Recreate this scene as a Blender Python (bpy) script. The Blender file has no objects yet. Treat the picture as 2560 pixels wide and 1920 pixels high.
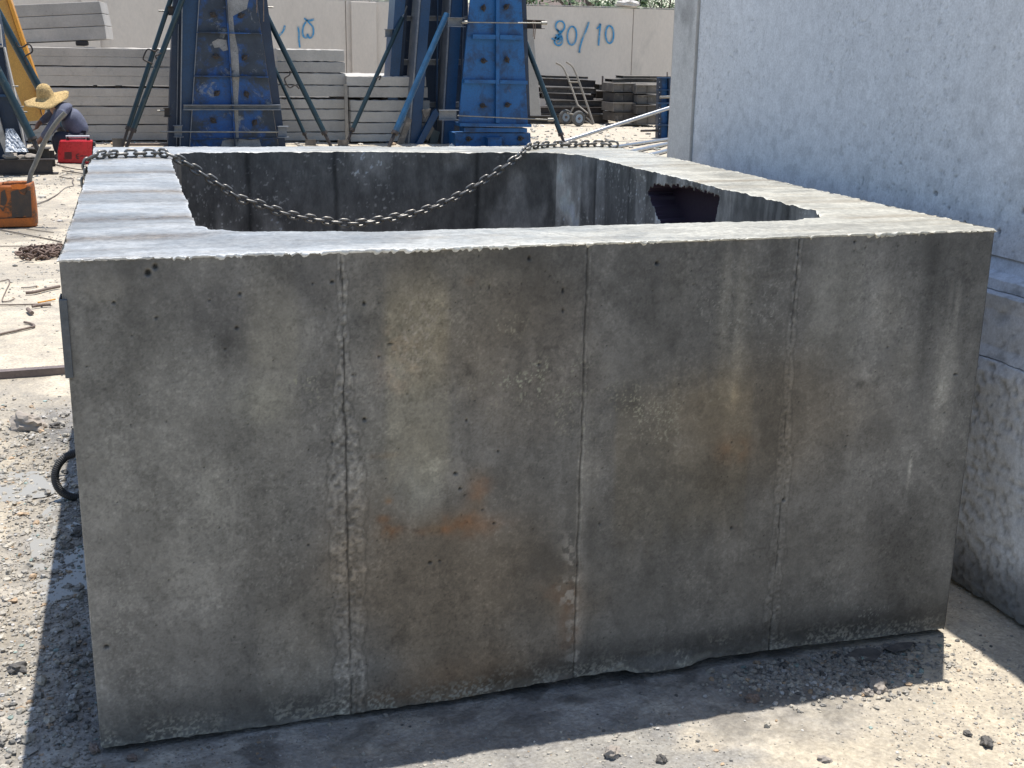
import bpy, bmesh, math, random
import numpy as np
from mathutils import Vector, Matrix, noise as mnoise
random.seed(7); RNG = np.random.default_rng(7)
S = bpy.context.scene
C = S.collection
PI = math.pi
# ------------------------------------------------------------------ camera, sky, sun, exposure
W, D, H = 2.366, 2.784, 1.1936            # the concrete chamber: width, length, height
CP = np.array([0.1769, -2.7053, 1.65]); FPX = 3012.08
CR = np.array([0.95662103, -0.2908594, 0.01664371]); CU = np.array([0.06363279, 0.26435152, 0.96232486])
CF = np.array([0.28430102, 0.91952112, -0.27139242])
cam = bpy.data.cameras.new('camera'); camo = bpy.data.objects.new('camera', cam); C.objects.link(camo)
camo.matrix_world = Matrix(((CR[0], CU[0], -CF[0], CP[0]), (CR[1], CU[1], -CF[1], CP[1]), (CR[2], CU[2], -CF[2], CP[2]), (0, 0, 0, 1)))
cam.sensor_fit = 'HORIZONTAL'; cam.sensor_width = 36; cam.lens = FPX / 2560 * 36
cam.clip_start = .05; cam.clip_end = 3000
S.camera = camo
SUN = Vector((.177, .243, 1.19)).normalized()
wd = bpy.data.worlds.new("World"); S.world = wd; wd.use_nodes = True
nt = wd.node_tree; bg = nt.nodes['Background']
sky = nt.nodes.new('ShaderNodeTexSky'); sky.sky_type = 'NISHITA'; sky.sun_disc = False
sky.sun_elevation = math.asin(SUN.z); sky.sun_rotation = math.atan2(SUN.x, SUN.y)
sky.air_density = 1.0; sky.dust_density = .7; sky.ozone_density = 1.0
nt.links.new(sky.outputs[0], bg.inputs[0]); bg.inputs[1].default_value = 0.14
sl = bpy.data.lights.new('sun', 'SUN'); sl.energy = 5.0; sl.angle = math.radians(.5); sl.color = (1, .96, .90)
so = bpy.data.objects.new('sun', sl); C.objects.link(so); so.rotation_euler = SUN.to_track_quat('Z', 'Y').to_euler()
S.view_settings.view_transform = 'Standard'; S.view_settings.look = 'None'
S.view_settings.exposure = 0.42; S.view_settings.gamma = 1
# ------------------------------------------------------------------ where a picture point lies in the place
def ray(px, py): return CF * FPX + CR * (px - 1280) + CU * (960 - py)
def onY(px, py, Y): d = ray(px, py); return CP + d * (Y - CP[1]) / d[1]
def onX(px, py, X): d = ray(px, py); return CP + d * (X - CP[0]) / d[0]
def onZ(px, py, z=0.): d = ray(px, py); return CP + d * (z - CP[2]) / d[2]
# ------------------------------------------------------------------ noise in numpy
def vnoise(x, y, seed=0):
    xi = np.floor(x).astype(np.int64); yi = np.floor(y).astype(np.int64); fx = x - xi; fy = y - yi
    fx = fx * fx * (3 - 2 * fx); fy = fy * fy * (3 - 2 * fy)
    def h(a, b):
        n = (a * 374761393 + b * 668265263 + seed * 1442695041) & 0x7fffffff
        n = ((n ^ (n >> 13)) * 1274126177) & 0x7fffffff
        return ((n ^ (n >> 16)) & 0xffff) / 65535.
    return (h(xi, yi) * (1 - fx) + h(xi + 1, yi) * fx) * (1 - fy) + (h(xi, yi + 1) * (1 - fx) + h(xi + 1, yi + 1) * fx) * fy
def fbm(x, y, o=4, seed=0):
    s = 0; a = .5; t = 0
    for i in range(o):
        s = s + a * vnoise(x, y, seed + i * 17); t += a; a *= .5; x = x * 2.03 + 7.1; y = y * 2.03 + 3.7
    return s / t
def sstep(a, b, x): t = np.clip((x - a) / (b - a), 0, 1); return t * t * (3 - 2 * t)
# ------------------------------------------------------------------ materials
def newmat(name):
    m = bpy.data.materials.new(name); m.use_nodes = True; return m, m.node_tree, m.node_tree.nodes['Principled BSDF']
def N(nt, t, **kw):
    n = nt.nodes.new(t)
    for k, v in kw.items():
        if k in n.inputs.keys(): n.inputs[k].default_value = v
        else: setattr(n, k, v)
    return n
def mixc(nt, a, b, fac, mode='MIX'):
    n = nt.nodes.new('ShaderNodeMix'); n.data_type = 'RGBA'; n.blend_type = mode
    for sock, v in ((n.inputs[0], fac), (n.inputs[6], a), (n.inputs[7], b)):
        if isinstance(v, bpy.types.NodeSocket): nt.links.new(v, sock)
        elif isinstance(v, (int, float)): sock.default_value = v
        else: sock.default_value = (*v, 1)
    return n.outputs[2]
def ramp(nt, src, p0, p1, c0=0., c1=1.):
    n = nt.nodes.new('ShaderNodeMapRange'); nt.links.new(src, n.inputs[0])
    n.inputs[1].default_value = p0; n.inputs[2].default_value = p1; n.inputs[3].default_value = c0; n.inputs[4].default_value = c1
    return n.outputs[0]
def coords(nt, scale=(1, 1, 1), rnd=True):
    tc = nt.nodes.new('ShaderNodeTexCoord'); mp = nt.nodes.new('ShaderNodeMapping'); nt.links.new(tc.outputs['Object'], mp.inputs[0])
    mp.inputs['Scale'].default_value = scale
    if rnd:
        oi = nt.nodes.new('ShaderNodeObjectInfo'); ma = nt.nodes.new('ShaderNodeVectorMath'); ma.operation = 'SCALE'
        cb = nt.nodes.new('ShaderNodeCombineXYZ')
        for i in range(3): nt.links.new(oi.outputs['Random'], cb.inputs[i])
        nt.links.new(cb.outputs[0], ma.inputs[0]); ma.inputs[3].default_value = 37.; nt.links.new(ma.outputs[0], mp.inputs[1])
    return mp.outputs[0]
def noisen(nt, vec, scale, detail=5, rough=.6, dist=0.):
    n = nt.nodes.new('ShaderNodeTexNoise'); nt.links.new(vec, n.inputs['Vector'])
    n.inputs['Scale'].default_value = scale; n.inputs['Detail'].default_value = detail
    n.inputs['Roughness'].default_value = rough; n.inputs['Distortion'].default_value = dist
    return n.outputs['Fac']
def voro(nt, vec, scale, feat='F1'):
    n = nt.nodes.new('ShaderNodeTexVoronoi'); n.feature = feat; nt.links.new(vec, n.inputs['Vector']); n.inputs['Scale'].default_value = scale
    return n
def bump(nt, bs, h, strength, dist=.01, prev=None):
    b = nt.nodes.new('ShaderNodeBump'); nt.links.new(h, b.inputs['Height']); b.inputs['Strength'].default_value = strength; b.inputs['Distance'].default_value = dist
    if prev is not None: nt.links.new(prev, b.inputs['Normal'])
    nt.links.new(b.outputs[0], bs.inputs['Normal']); return b.outputs[0]
def mottled(name, c1, c2, scale=4, rough=.8, metal=0, bstr=.4, bdist=.005, spots=None, c3=None, s3=9, t3=(.58, .66), streak=1., attr=False, fine=60, fc=.22, c4=None, s4=14, t4=(.6, .66), orand=0.):
    """a worn surface: two colours clouded together, optional third colour in patches, optional dark pits"""
    m, nt, bs = newmat(name)
    v = coords(nt, (1, 1, streak))
    a = ramp(nt, noisen(nt, v, scale, 6, .65), .35, .65)
    col = mixc(nt, c1, c2, a)
    if attr:
        at = nt.nodes.new('ShaderNodeAttribute'); at.attribute_name = 'Col'
        col = mixc(nt, at.outputs['Color'], col, 1., 'MULTIPLY')
    if c3 is not None:
        col = mixc(nt, col, c3, ramp(nt, noisen(nt, v, s3, 7, .7, .3), *t3))
    if c4 is not None: col = mixc(nt, col, c4, ramp(nt, noisen(nt, v, s4, 8, .75, .6), *t4))
    if orand:
        oi = nt.nodes.new('ShaderNodeObjectInfo'); col = mixc(nt, col, mixc(nt, (1 - orand,) * 3, (1 + orand, 1 + orand * .9, 1 + orand * .7), oi.outputs['Random']), 1., 'MULTIPLY')
    fi = noisen(nt, v, fine, 5, .7)
    col = mixc(nt, col, (1, 1, 1), ramp(nt, fi, .3, .7, 0, 0.0))
    g = mixc(nt, (1 - fc,) * 3, (1 + fc,) * 3, ramp(nt, fi, .3, .7)); col = mixc(nt, col, g, 1., 'MULTIPLY')
    if spots:
        sp = voro(nt, v, spots[0]); col = mixc(nt, col, spots[2], ramp(nt, sp.outputs['Distance'], spots[1], spots[1] * .6, 0, 1))
    nt.links.new(col, bs.inputs['Base Color'])
    bs.inputs['Metallic'].default_value = metal
    r = ramp(nt, fi, .3, .7, rough - .08, min(1, rough + .08)); nt.links.new(r, bs.inputs['Roughness'])
    b = bump(nt, bs, fi, bstr, bdist)
    return m
M = {}
M['slab'] = mottled('slab_concrete', (.50, .47, .43), (.40, .38, .35), 2.5, .9, c3=(.30, .28, .26), s3=5, t3=(.62, .72), spots=(9, .05, (.15, .14, .13)), fine=45, fc=.10, orand=.12, c4=(.24, .22, .20), s4=3, t4=(.60, .75))
M['slab2'] = mottled('slab_concrete_grey', (.44, .42, .39), (.36, .345, .32), 2.0, .9, c3=(.52, .49, .44), s3=4, t3=(.62, .75), fine=45, fc=.10, orand=.12)
M['wall'] = mottled('perimeter_wall_concrete', (.68, .61, .53), (.60, .54, .47), .9, .92, c3=(.50, .455, .40), s3=1.3, t3=(.58, .78), streak=.45, fine=25, fc=.06)
M['navy'] = mottled('navy_paint', (.005, .016, .042), (.008, .026, .06), 3, .5, c3=(.06, .07, .08), s3=6, t3=(.6, .72), fine=40)
M['blue'] = mottled('bright_blue_paint', (.003, .075, .225), (.004, .095, .275), 2.2, .55, c3=(.006, .036, .10), s3=3.2, t3=(.47, .62), fine=40, c4=(.10, .075, .06), s4=7, t4=(.66, .72))
M['dblue'] = mottled('deep_blue_paint', (.002, .034, .092), (.004, .046, .125), 2.5, .45, c3=(.02, .03, .06), s3=5, t3=(.60, .75), fine=40)
M['grimy'] = mottled('cement_caked_blue_paint', (.028, .042, .065), (.012, .022, .04), 3.5, .6, c3=(.005, .065, .23), s3=1.7, t3=(.47, .58), fine=30, c4=(.20, .215, .23), s4=5, t4=(.57, .68))
M['caked'] = mottled('dried_cement_on_steel', (.30, .30, .30), (.19, .19, .19), 6, .9, c3=(.05, .07, .10), s3=5, t3=(.58, .66))
M['ribgrey'] = mottled('scuffed_grey_steel', (.12, .14, .17), (.20, .21, .23), 7, .5, .3)
M['teal'] = mottled('dark_teal_paint', (.007, .022, .028), (.010, .032, .042), 6, .4, c3=(.07, .08, .07), s3=9, t3=(.6, .7))
M['tblue'] = mottled('blue_prop_paint', (.008, .05, .11), (.010, .08, .18), 6, .4, c3=(.07, .08, .08), s3=9, t3=(.6, .7))
M['dark'] = mottled('dark_rusty_steel', (.035, .03, .03), (.06, .05, .045), 8, .6, .4, c3=(.12, .07, .04), s3=12, t3=(.6, .72))
M['oldsteel'] = mottled('old_form_steel', (.05, .045, .042), (.085, .075, .065), 5, .65, .3, c3=(.18, .16, .14), s3=7, t3=(.56, .66))
M['oldsteel2'] = mottled('dusty_form_steel', (.17, .15, .13), (.11, .10, .085), 5, .75, .2, c3=(.25, .22, .19), s3=8, t3=(.55, .68))
M['galv'] = mottled('galvanised_steel', (.42, .43, .44), (.33, .34, .35), 12, .35, .7, fine=80)
M['rod'] = mottled('bright_thread_steel', (.30, .29, .26), (.20, .19, .17), 15, .4, .7)
M['chain'] = mottled('weathered_chain_steel', (.15, .142, .13), (.23, .22, .20), 60, .4, .5, c3=(.14, .11, .08), s3=90, t3=(.55, .68), fine=300, bdist=.0006)
M['rustchain'] = mottled('brown_rusty_chain', (.13, .085, .065), (.19, .13, .10), 40, .75, .2, fine=200, bdist=.001)
M['rebar'] = mottled('rusty_reinforcing_steel', (.15, .11, .09), (.22, .17, .14), 30, .8, .2, fine=200, bdist=.001)
M['yellow'] = mottled('faded_yellow_paint', (.46, .25, .055), (.52, .29, .07), 3, .55, c3=(.40, .21, .06), s3=5, t3=(.55, .7))
M['ochre'] = mottled('orange_edge_paint', (.62, .27, .03), (.7, .32, .04), 5, .5)
M['red'] = mottled('glossy_red_casing', (.55, .012, .02), (.50, .010, .018), 6, .28, fine=10, bstr=.02)
M['black'] = mottled('matt_black_plastic', (.012, .012, .014), (.02, .02, .022), 8, .5, bstr=.1)
M['rubber'] = mottled('ribbed_black_rubber', (.02, .021, .022), (.035, .035, .036), 30, .6)
M['lgrey'] = mottled('light_grey_plastic', (.40, .40, .42), (.35, .35, .37), 8, .4)
M['hub'] = mottled('grey_blue_wheel_hub', (.22, .28, .34), (.28, .33, .38), 12, .5)
M['tyre'] = mottled('dusty_grey_tyre', (.085, .085, .08), (.13, .125, .115), 12, .85)
M['timber'] = mottled('weathered_timber', (.30, .27, .23), (.22, .20, .17), 8, .85, streak=.15)
M['orange'] = mottled('stained_orange_plastic', (.45, .12, .014), (.34, .09, .014), 9, .6, c3=(.07, .04, .02), s3=8, t3=(.50, .60))
M['orangelip'] = mottled('clean_orange_plastic', (.75, .18, .015), (.62, .15, .012), 9, .45)
M['stain'] = mottled('black_tar_stain', (.035, .03, .027), (.07, .045, .03), 14, .6, c3=(.35, .11, .02), s3=16, t3=(.60, .66))
M['hose'] = mottled('dusty_grey_hose', (.12, .115, .10), (.17, .16, .14), 20, .7)
M['straw'] = mottled('woven_straw', (.66, .47, .21), (.40, .27, .11), 34, .85, fine=70, fc=.35, bstr=1., bdist=.02)
M['shirt'] = mottled('faded_blue_shirt', (.12, .13, .18), (.075, .083, .12), 6, .9, c3=(.12, .13, .19), s3=5, t3=(.52, .66), fine=60)
M['trousers'] = mottled('dark_navy_trousers', (.02, .022, .035), (.03, .032, .05), 9, .9)
M['skin'] = mottled('tanned_skin', (.28, .15, .10), (.24, .125, .085), 9, .6, fine=80, bstr=.1)
M['hair'] = mottled('black_hair', (.012, .01, .009), (.02, .018, .015), 20, .6)
M['plastic'] = mottled('crumpled_clear_sheet', (.28, .31, .36), (.40, .43, .46), 4, .35, fc=.05, bstr=.1)
M['liner'] = mottled('dark_maroon_membrane', (.022, .010, .022), (.030, .012, .026), 3, .75, bstr=.15)
M['leaf'] = mottled('broad_leaves', (.05, .10, .03), (.09, .14, .045), 1.3, .55)
M['bark'] = mottled('tree_bark', (.10, .08, .06), (.07, .055, .045), 6, .9)
M['roof'] = mottled('brown_roof', (.16, .12, .10), (.12, .09, .08), 3, .8)
M['rubble'] = mottled('white_sacking', (.72, .68, .62), (.62, .58, .53), 20, .95, bstr=1., bdist=.03)
M['spray'] = mottled('blue_spray_paint', (.03, .26, .56), (.05, .31, .60), 3, .8, c3=(.34, .42, .46), s3=9, t3=(.50, .66))
M['halo'] = mottled('thin_blue_overspray', (.20, .36, .47), (.28, .40, .46), 5, .9)
M['stone'] = mottled('pale_stone', (.36, .31, .26), (.26, .235, .21), 30, .9)
M['stoned'] = mottled('dark_stone', (.07, .065, .06), (.12, .11, .10), 30, .7)
M['cable'] = mottled('thin_dark_cable', (.16, .13, .11), (.12, .10, .085), 20, .7)
M['plate'] = mottled('grey_edge_steel', (.07, .08, .09), (.11, .12, .13), 12, .5, .4)
# ------------------------------------------------------------------ objects
ORG = {}
def tag(o, label=None, cat=None, group=None, kind=None):
    if label: o['label'] = label
    if cat: o['category'] = cat
    if group: o['group'] = group
    if kind: o['kind'] = kind
    return o
def empty(name, loc, label, cat, group=None):
    o = bpy.data.objects.new(name, None); C.objects.link(o); o.location = Vector([float(a) for a in loc]); o.empty_display_size = .1
    ORG[o.name] = Vector(o.location); return tag(o, label, cat, group)
class MB:
    """collects solid pieces in world coordinates; build() links them as one mesh object"""
    def __init__(s): s.v = []; s.f = []; s.smooth = []
    def add(s, vs, fs, sm=False):
        n = len(s.v); s.v += [tuple(float(c) for c in a) for a in vs]
        s.f += [tuple(n + i for i in f) for f in fs]; s.smooth += [sm] * len(fs); return s
    def hexa(s, b, t):          # two rings of four corners
        return s.add(list(b) + list(t), [(3, 2, 1, 0), (4, 5, 6, 7), (0, 1, 5, 4), (1, 2, 6, 5), (2, 3, 7, 6), (3, 0, 4, 7)])
    def box(s, x0, x1, y0, y1, z0, z1):
        return s.hexa([(x0, y0, z0), (x1, y0, z0), (x1, y1, z0), (x0, y1, z0)], [(x0, y0, z1), (x1, y0, z1), (x1, y1, z1), (x0, y1, z1)])
    def plate(s, pts, Y, th):   # an outline in picture points laid on the upright plane y=Y, th thick towards the back
        P = [onY(px, py, Y) for px, py in pts]; n = len(P)
        a = sum(P[i][0] * P[(i + 1) % n][2] - P[(i + 1) % n][0] * P[i][2] for i in range(n))
        if a < 0: P = P[::-1]
        B = [p + np.array([0, th, 0]) for p in P]
        fs = [tuple(range(n)), tuple(range(2 * n - 1, n - 1, -1))] + [(i, i + n, (i + 1) % n + n, (i + 1) % n) for i in range(n)]
        return s.add(P + B, fs)
    def tube(s, pts, r, seg=10, caps=True, sm=True):
        P = [Vector([float(c) for c in p]) for p in pts]; n = len(P)
        rs = [r] * n if not hasattr(r, '__len__') else r
        vs = []; fs = []; prev = None
        for i, p in enumerate(P):
            t = ((P[min(i + 1, n - 1)] - P[max(i - 1, 0)])).normalized()
            if prev is None:
                a = Vector((0, 0, 1)) if abs(t.z) < .9 else Vector((1, 0, 0)); u = t.cross(a).normalized()
            else: u = (prev - t * prev.dot(t)).normalized()
            prev = u; w = t.cross(u)
            for k in range(seg):
                a = 2 * PI * k / seg; vs.append(p + (u * math.cos(a) + w * math.sin(a)) * rs[i])
        for i in range(n - 1):
            for k in range(seg): fs.append((i * seg + k, i * seg + (k + 1) % seg, (i + 1) * seg + (k + 1) % seg, (i + 1) * seg + k))
        s.add(vs, fs, sm)
        if caps: s.add(vs[:seg], [tuple(range(seg - 1, -1, -1))]); s.add(vs[-seg:], [tuple(range(seg))])
        return s
    def build(s, name, mat, parent=None, origin=None, bevel=0):
        me = bpy.data.meshes.new(name); o = bpy.data.objects.new(name, me); C.objects.link(o)
        off = Vector((0, 0, 0))
        if parent is not None:
            o.parent = parent; off = ORG[parent.name]
        elif origin is not None: off = Vector([float(c) for c in origin]); o.location = off
        ORG[o.name] = off
        me.from_pydata([tuple(a - b for a, b in zip(v, off)) for v in s.v], [], s.f)
        me.polygons.foreach_set('use_smooth', s.smooth)
        me.materials.append(mat if not isinstance(mat, str) else M[mat]); me.update()
        if bevel:
            b = o.modifiers.new('bevel', 'BEVEL'); b.width = bevel; b.segments = 2; b.limit_method = 'ANGLE'
        return o
def curve3(P, n=8):
    """Catmull-Rom through points"""
    P = [np.array(p, float) for p in P]; Q = [2 * P[0] - P[1]] + P + [2 * P[-1] - P[-2]]; out = []
    for i in range(1, len(Q) - 2):
        for k in range(n):
            t = k / n; out.append(.5 * (2 * Q[i] + (Q[i + 1] - Q[i - 1]) * t + (2 * Q[i - 1] - 5 * Q[i] + 4 * Q[i + 1] - Q[i + 2]) * t * t + (3 * Q[i] - Q[i - 1] - 3 * Q[i + 1] + Q[i + 2]) * t ** 3))
    out.append(P[-1]); return out
def mesh_np(name, V, F, mats, matidx=None, col=None, smooth=True, parent=None):
    me = bpy.data.meshes.new(name); V = np.asarray(V, np.float32); F = np.asarray(F, np.int32); k = F.shape[1]
    me.vertices.add(len(V)); me.vertices.foreach_set('co', V.ravel())
    me.loops.add(F.size); me.loops.foreach_set('vertex_index', F.ravel())
    me.polygons.add(len(F)); me.polygons.foreach_set('loop_start', np.arange(0, F.size, k, dtype=np.int32))
    me.polygons.foreach_set('use_smooth', np.full(len(F), smooth))
    for m in mats: me.materials.append(m)
    if matidx is not None: me.polygons.foreach_set('material_index', np.asarray(matidx, np.int32))
    me.update(calc_edges=True); me.validate()
    if col is not None:
        a = me.color_attributes.new('Col', 'FLOAT_COLOR', 'POINT')
        c = np.ones((len(V), 4), np.float32); c[:, :col.shape[1]] = col; a.data.foreach_set('color', c.ravel())
    o = bpy.data.objects.new(name, me); C.objects.link(o)
    if parent is not None: o.parent = parent
    return o
def gridF(nu, nv, off=0, flip=False):
    i, j = np.meshgrid(np.arange(nu - 1), np.arange(nv - 1), indexing='ij'); a = (i * nv + j).ravel() + off
    F = np.stack([a, a + nv, a + nv + 1, a + 1], 1)
    return F[:, ::-1] if flip else F
# ================================================================== THE SETTING: one ground sheet
def bands(parts): return np.unique(np.concatenate([np.linspace(a, b, n) for a, b, n in parts]))
gx = bands([(-900, -40, 12), (-40, -6, 30), (-6, -1.7, 45), (-1.7, 3.3, 420), (3.3, 16, 90), (16, 60, 25), (60, 900, 12)])
gy = bands([(-900, -20, 10), (-20, -1.3, 30), (-1.3, 2.2, 290), (2.2, 9, 190), (9, 26, 150), (26, 80, 25), (80, 1500, 12)])
GX, GY = np.meshgrid(gx, gy, indexing='ij')
def ground_masks(x, y):
    left = sstep(.15, -.12, x)
    stony = left * sstep(3.3, 2.2, y + .5 * (fbm(x * 1.5, y * 1.5, 3, 5) - .5)) * sstep(.38, .52, fbm(x * 2.2, y * 1.4, 3, 8) + .18 * sstep(-.9, 0, x))
    far = sstep(9, 12, y)
    mid = np.exp(-(((x - 1.95) / .28) ** 2 + ((y + .10) / .13) ** 2))
    rough = np.clip(.16 + .8 * stony + .35 * far + .5 * mid + .25 * sstep(.5, .62, fbm(x * 3, y * 3, 3, 21)), 0, 1)
    mud = sstep(.47, .57, fbm(x * 1.8 + 3, y * 3.2, 4, 31)) * sstep(.12, -.05, y) * sstep(.25, .5, x) * sstep(2.0, 1.5, x)
    return stony, far, rough, mud
def ground_h(x, y):
    st, far, rough, mud = ground_masks(x, y)
    h = .012 * (fbm(x * 2.3, y * 2.3, 4, 3) - .5) + .016 * rough * (fbm(x * 18, y * 18, 4, 4) - .5) + .010 * rough * (fbm(x * 55, y * 55, 2, 6) - .5)
    fr_ = sstep(.05, -.1, y) * sstep(.50, .58, fbm(x * 11, y * 15, 4, 64)); h += .006 * fr_ * fbm(x * 60, y * 60, 3, 66)
    h += .05 * far * (fbm(x * 1.1, y * 1.1, 4, 9) - .45)
    near = sstep(.10, .0, np.maximum(np.maximum(-x, x - W), np.maximum(-y, y - D)))
    h = h * (1 - .75 * near) - .006 * near
    pud = np.exp(-(((x + .15) / .14) ** 2 + ((y - 1.45) / .62) ** 2) ** 2) + np.exp(-(((x + .33) / .18) ** 2 + ((y - 1.95) / .28) ** 2) ** 2)
    return h - .008 * pud * (1 - .5 * st)
hz = ground_h(GX, GY); st, far, rough, mud = ground_masks(GX, GY)
base = np.array([.465, .422, .345]); gc = base[None, None] * (1 + .22 * (fbm(GX * 2.1, GY * 2.1, 4, 40)[..., None] - .5))
gc = gc * (1 - .16 * st[..., None]) ; gc = gc * (1 - mud[..., None]) + np.array([.27, .265, .25]) * mud[..., None]
dist_ = np.maximum(np.maximum(-GX, GX - W), np.maximum(-GY, GY - D))
slur_shade = sstep(.44, .08, dist_ + .55 * (fbm(GX * 2.6, GY * 2.6, 4, 62) - .5)) * sstep(2.3, 1.7, GX)  # grey slurry round the chamber, its colour also deepening the shadow there
gc = gc * (1 - .85 * slur_shade[..., None]) + np.array([.27, .265, .255]) * .85 * slur_shade[..., None]
ptc = sstep(.50, .58, fbm(GX * 11, GY * 15, 4, 64)) * slur_shade; gc = gc * (1 - .45 * ptc[..., None]); ptc2 = sstep(.55, .60, fbm(GX * 4, GY * 7, 4, 65)) * slur_shade; gc = gc * (1 + .35 * ptc2[..., None])
damp = sstep(.46, .60, fbm(GX * 1.3, GY * 2.0, 4, 60)) * sstep(.4, -.1, GX)
gc = gc * (1 - .25 * damp[..., None])
dirt = sstep(.55, .66, fbm(GX * .9 + 9, GY * 1.6, 4, 71)) * sstep(5, 8, GY) * (1 - far)
gc = gc * (1 - .25 * dirt[..., None])
gcol = np.concatenate([gc, np.clip(mud + damp * .6 + slur_shade * .5, 0, 1)[..., None]], 2)
m, nt, bs = newmat('dusty_yard_ground')
at = N(nt, 'ShaderNodeAttribute', attribute_name='Col'); v = coords(nt, rnd=False)
n1 = noisen(nt, v, 9, 8, .7); n2 = noisen(nt, v, 70, 6, .75); v1 = voro(nt, v, 85); v2 = voro(nt, v, 32)
col = mixc(nt, at.outputs['Color'], mixc(nt, (.72, .70, .68), (1.2, 1.19, 1.16), ramp(nt, n2, .32, .68)), 1., 'MULTIPLY')
col = mixc(nt, col, mixc(nt, (.80, .80, .82), (1.14, 1.12, 1.08), ramp(nt, n1, .36, .64)), 1., 'MULTIPLY')
peb = mixc(nt, (.8, .78, .76), (1.2, 1.18, 1.15), v1.outputs['Color']); col = mixc(nt, col, peb, .55, 'MULTIPLY')
nt.links.new(col, bs.inputs['Base Color'])
rr = nt.nodes.new('ShaderNodeMath'); rr.operation = 'MULTIPLY_ADD'; nt.links.new(at.outputs['Alpha'], rr.inputs[0]); rr.inputs[1].default_value = -.42; rr.inputs[2].default_value = .88
nt.links.new(rr.outputs[0], bs.inputs['Roughness'])
b1 = bump(nt, bs, n2, .55, .006)
b2 = bump(nt, bs, v1.outputs['Distance'], .45, .006, b1); bump(nt, bs, v2.outputs['Distance'], .25, .012, b2)
gobj = mesh_np('ground', np.stack([GX, GY, hz], 2).reshape(-1, 3), gridF(len(gx), len(gy)), [m], col=gcol.reshape(-1, 4))
gobj['kind'] = 'structure'
# puddles beside the chamber
m, nt, bs = newmat('shallow_water'); bs.inputs['Base Color'].default_value = (.30, .285, .25, 1); bs.inputs['Roughness'].default_value = .04; bs.inputs['IOR'].default_value = 1.33
bump(nt, bs, noisen(nt, coords(nt), 30, 2), .05, .002)
M['water'] = m
def puddle(cx, cy, rx, ry, seed, z=-.0045):
    n = 90; V = [(cx, cy, z)]; F = []
    for i in range(n):
        a = 2 * PI * i / n; k = .72 + .6 * float(fbm(np.array(2 + 1.6 * math.cos(a)), np.array(2 + 1.6 * math.sin(a)), 4, seed)); V.append((cx + rx * k * math.cos(a), cy + ry * k * math.sin(a), z))
        F.append((0, i + 1, (i + 1) % n + 1))
    o = mesh_np('puddle', V, F, [M['water']]); o['kind'] = 'structure'
puddle(-.13, 1.42, .12, .55, 90); puddle(-.34, 1.98, .16, .16, 95, -.003)
# ================================================================== THE CONCRETE CHAMBER
chamber = empty('concrete_chamber', (W / 2, D / 2, 0), 'large open-topped dark grey precast concrete chamber standing in the middle of the yard', 'concrete chamber')
def sub_org(V): V = np.asarray(V, float).copy(); V[..., 0] -= W / 2; V[..., 1] -= D / 2; return V
def px_xz(px, py): p = onY(px, py, 0); return p[0], p[2]
def px_s(px, py): p = onY(px, py, 0); return float((p - CP) @ CF / FPX)
SEAMS = [.603, 1.20, 1.783]
nx, nz = 800, 400
X, Z = np.meshgrid(np.linspace(0, W, nx), np.linspace(0, 1, nz), indexing='ij')
bot = .010 + .010 * (fbm(X[:, 0] * 4, X[:, 0] * 0, 4, 11) - .3) + .006 * (fbm(X[:, 0] * 40, X[:, 0] * 0, 3, 12) - .5)
bot += .012 * sstep(.9, 1.3, X[:, 0]) * sstep(2.2, 1.9, X[:, 0])
bot -= .012 * np.exp(-((X[:, 0] - 1.46) / .10) ** 4)
liptop = H - .0015 - .002 * fbm(X[:, 0] * 30, X[:, 0] * 0 + 3, 3, 14)
Z = bot[:, None] + Z * (liptop - bot)[:, None]
U = X; Vv = Z
fb = lambda sx, sz, o, s: fbm(U * sx, Vv * sz, o, s)
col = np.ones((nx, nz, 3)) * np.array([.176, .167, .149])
k = 1 + .50 * (fb(1.5, 1.1, 4, 101) - .5) + .40 * (fb(6, 5, 5, 102) - .5) + .35 * (fb(14, .7, 4, 119) - .5) + .36 * (fb(30, 26, 4, 103) - .5)
k *= 1 + .20 * (sstep(.44, .54, fb(3.2, 2.6, 5, 105)) - .5) + .14 * (sstep(.50, .56, fb(9, 8, 5, 106)) - .5)
k *= 1 + .24 * sstep(.58, .70, fb(150, 130, 3, 107)) * sstep(.40, .6, fb(7, 6, 4, 108)) - .20 * sstep(.60, .72, fb(120, 110, 3, 109)) * sstep(.45, .6, fb(5, 5, 4, 112))
k *= 1 + .22 * (fb(9, .8, 4, 104) - .5)
rid = 1 - np.abs(2 * fb(38, 46, 4, 113) - 1); rid2 = 1 - np.abs(2 * fb(75, 60, 3, 114) - 1)
k *= 1 + .20 * sstep(.90, 1., rid) * sstep(.42, .6, fb(4, 4, 4, 115)) - .22 * sstep(.90, 1., rid2) * sstep(.45, .6, fb(5, 4, 4, 116))
k *= 1 + .16 * (fb(170, 150, 2, 117) - .5)
col *= k[..., None]
warp1 = (fb(5, 5, 4, 110) - .5); warp2 = (fb(5, 5, 4, 111) - .5)
def blob(px, py, rx, ry, c, s, hard=1.5, wv=.6, rough=0):
    """a stain of its own shape: centre and size read off the photo, laid on the face in metres"""
    global col
    x0, z0 = px_xz(px, py); sc = px_s(px, py); a, b = rx * sc, ry * sc
    q = ((U - x0) / a + wv * warp1 * 1.4) ** 2 + ((Vv - z0) / b + wv * warp2 * 1.4) ** 2
    w = np.exp(-q ** hard) * s
    if rough: w = w * sstep(.38, .62, fb(rough, rough, 5, int(px + py))) * (.5 + fb(rough * 4, rough * 4, 3, int(px)))
    c = np.array(c); col = col * (1 - w[..., None]) + (c if rough == 22 else col * c) * w[..., None]
tint = lambda r, g, b: (r, g, b)
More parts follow.
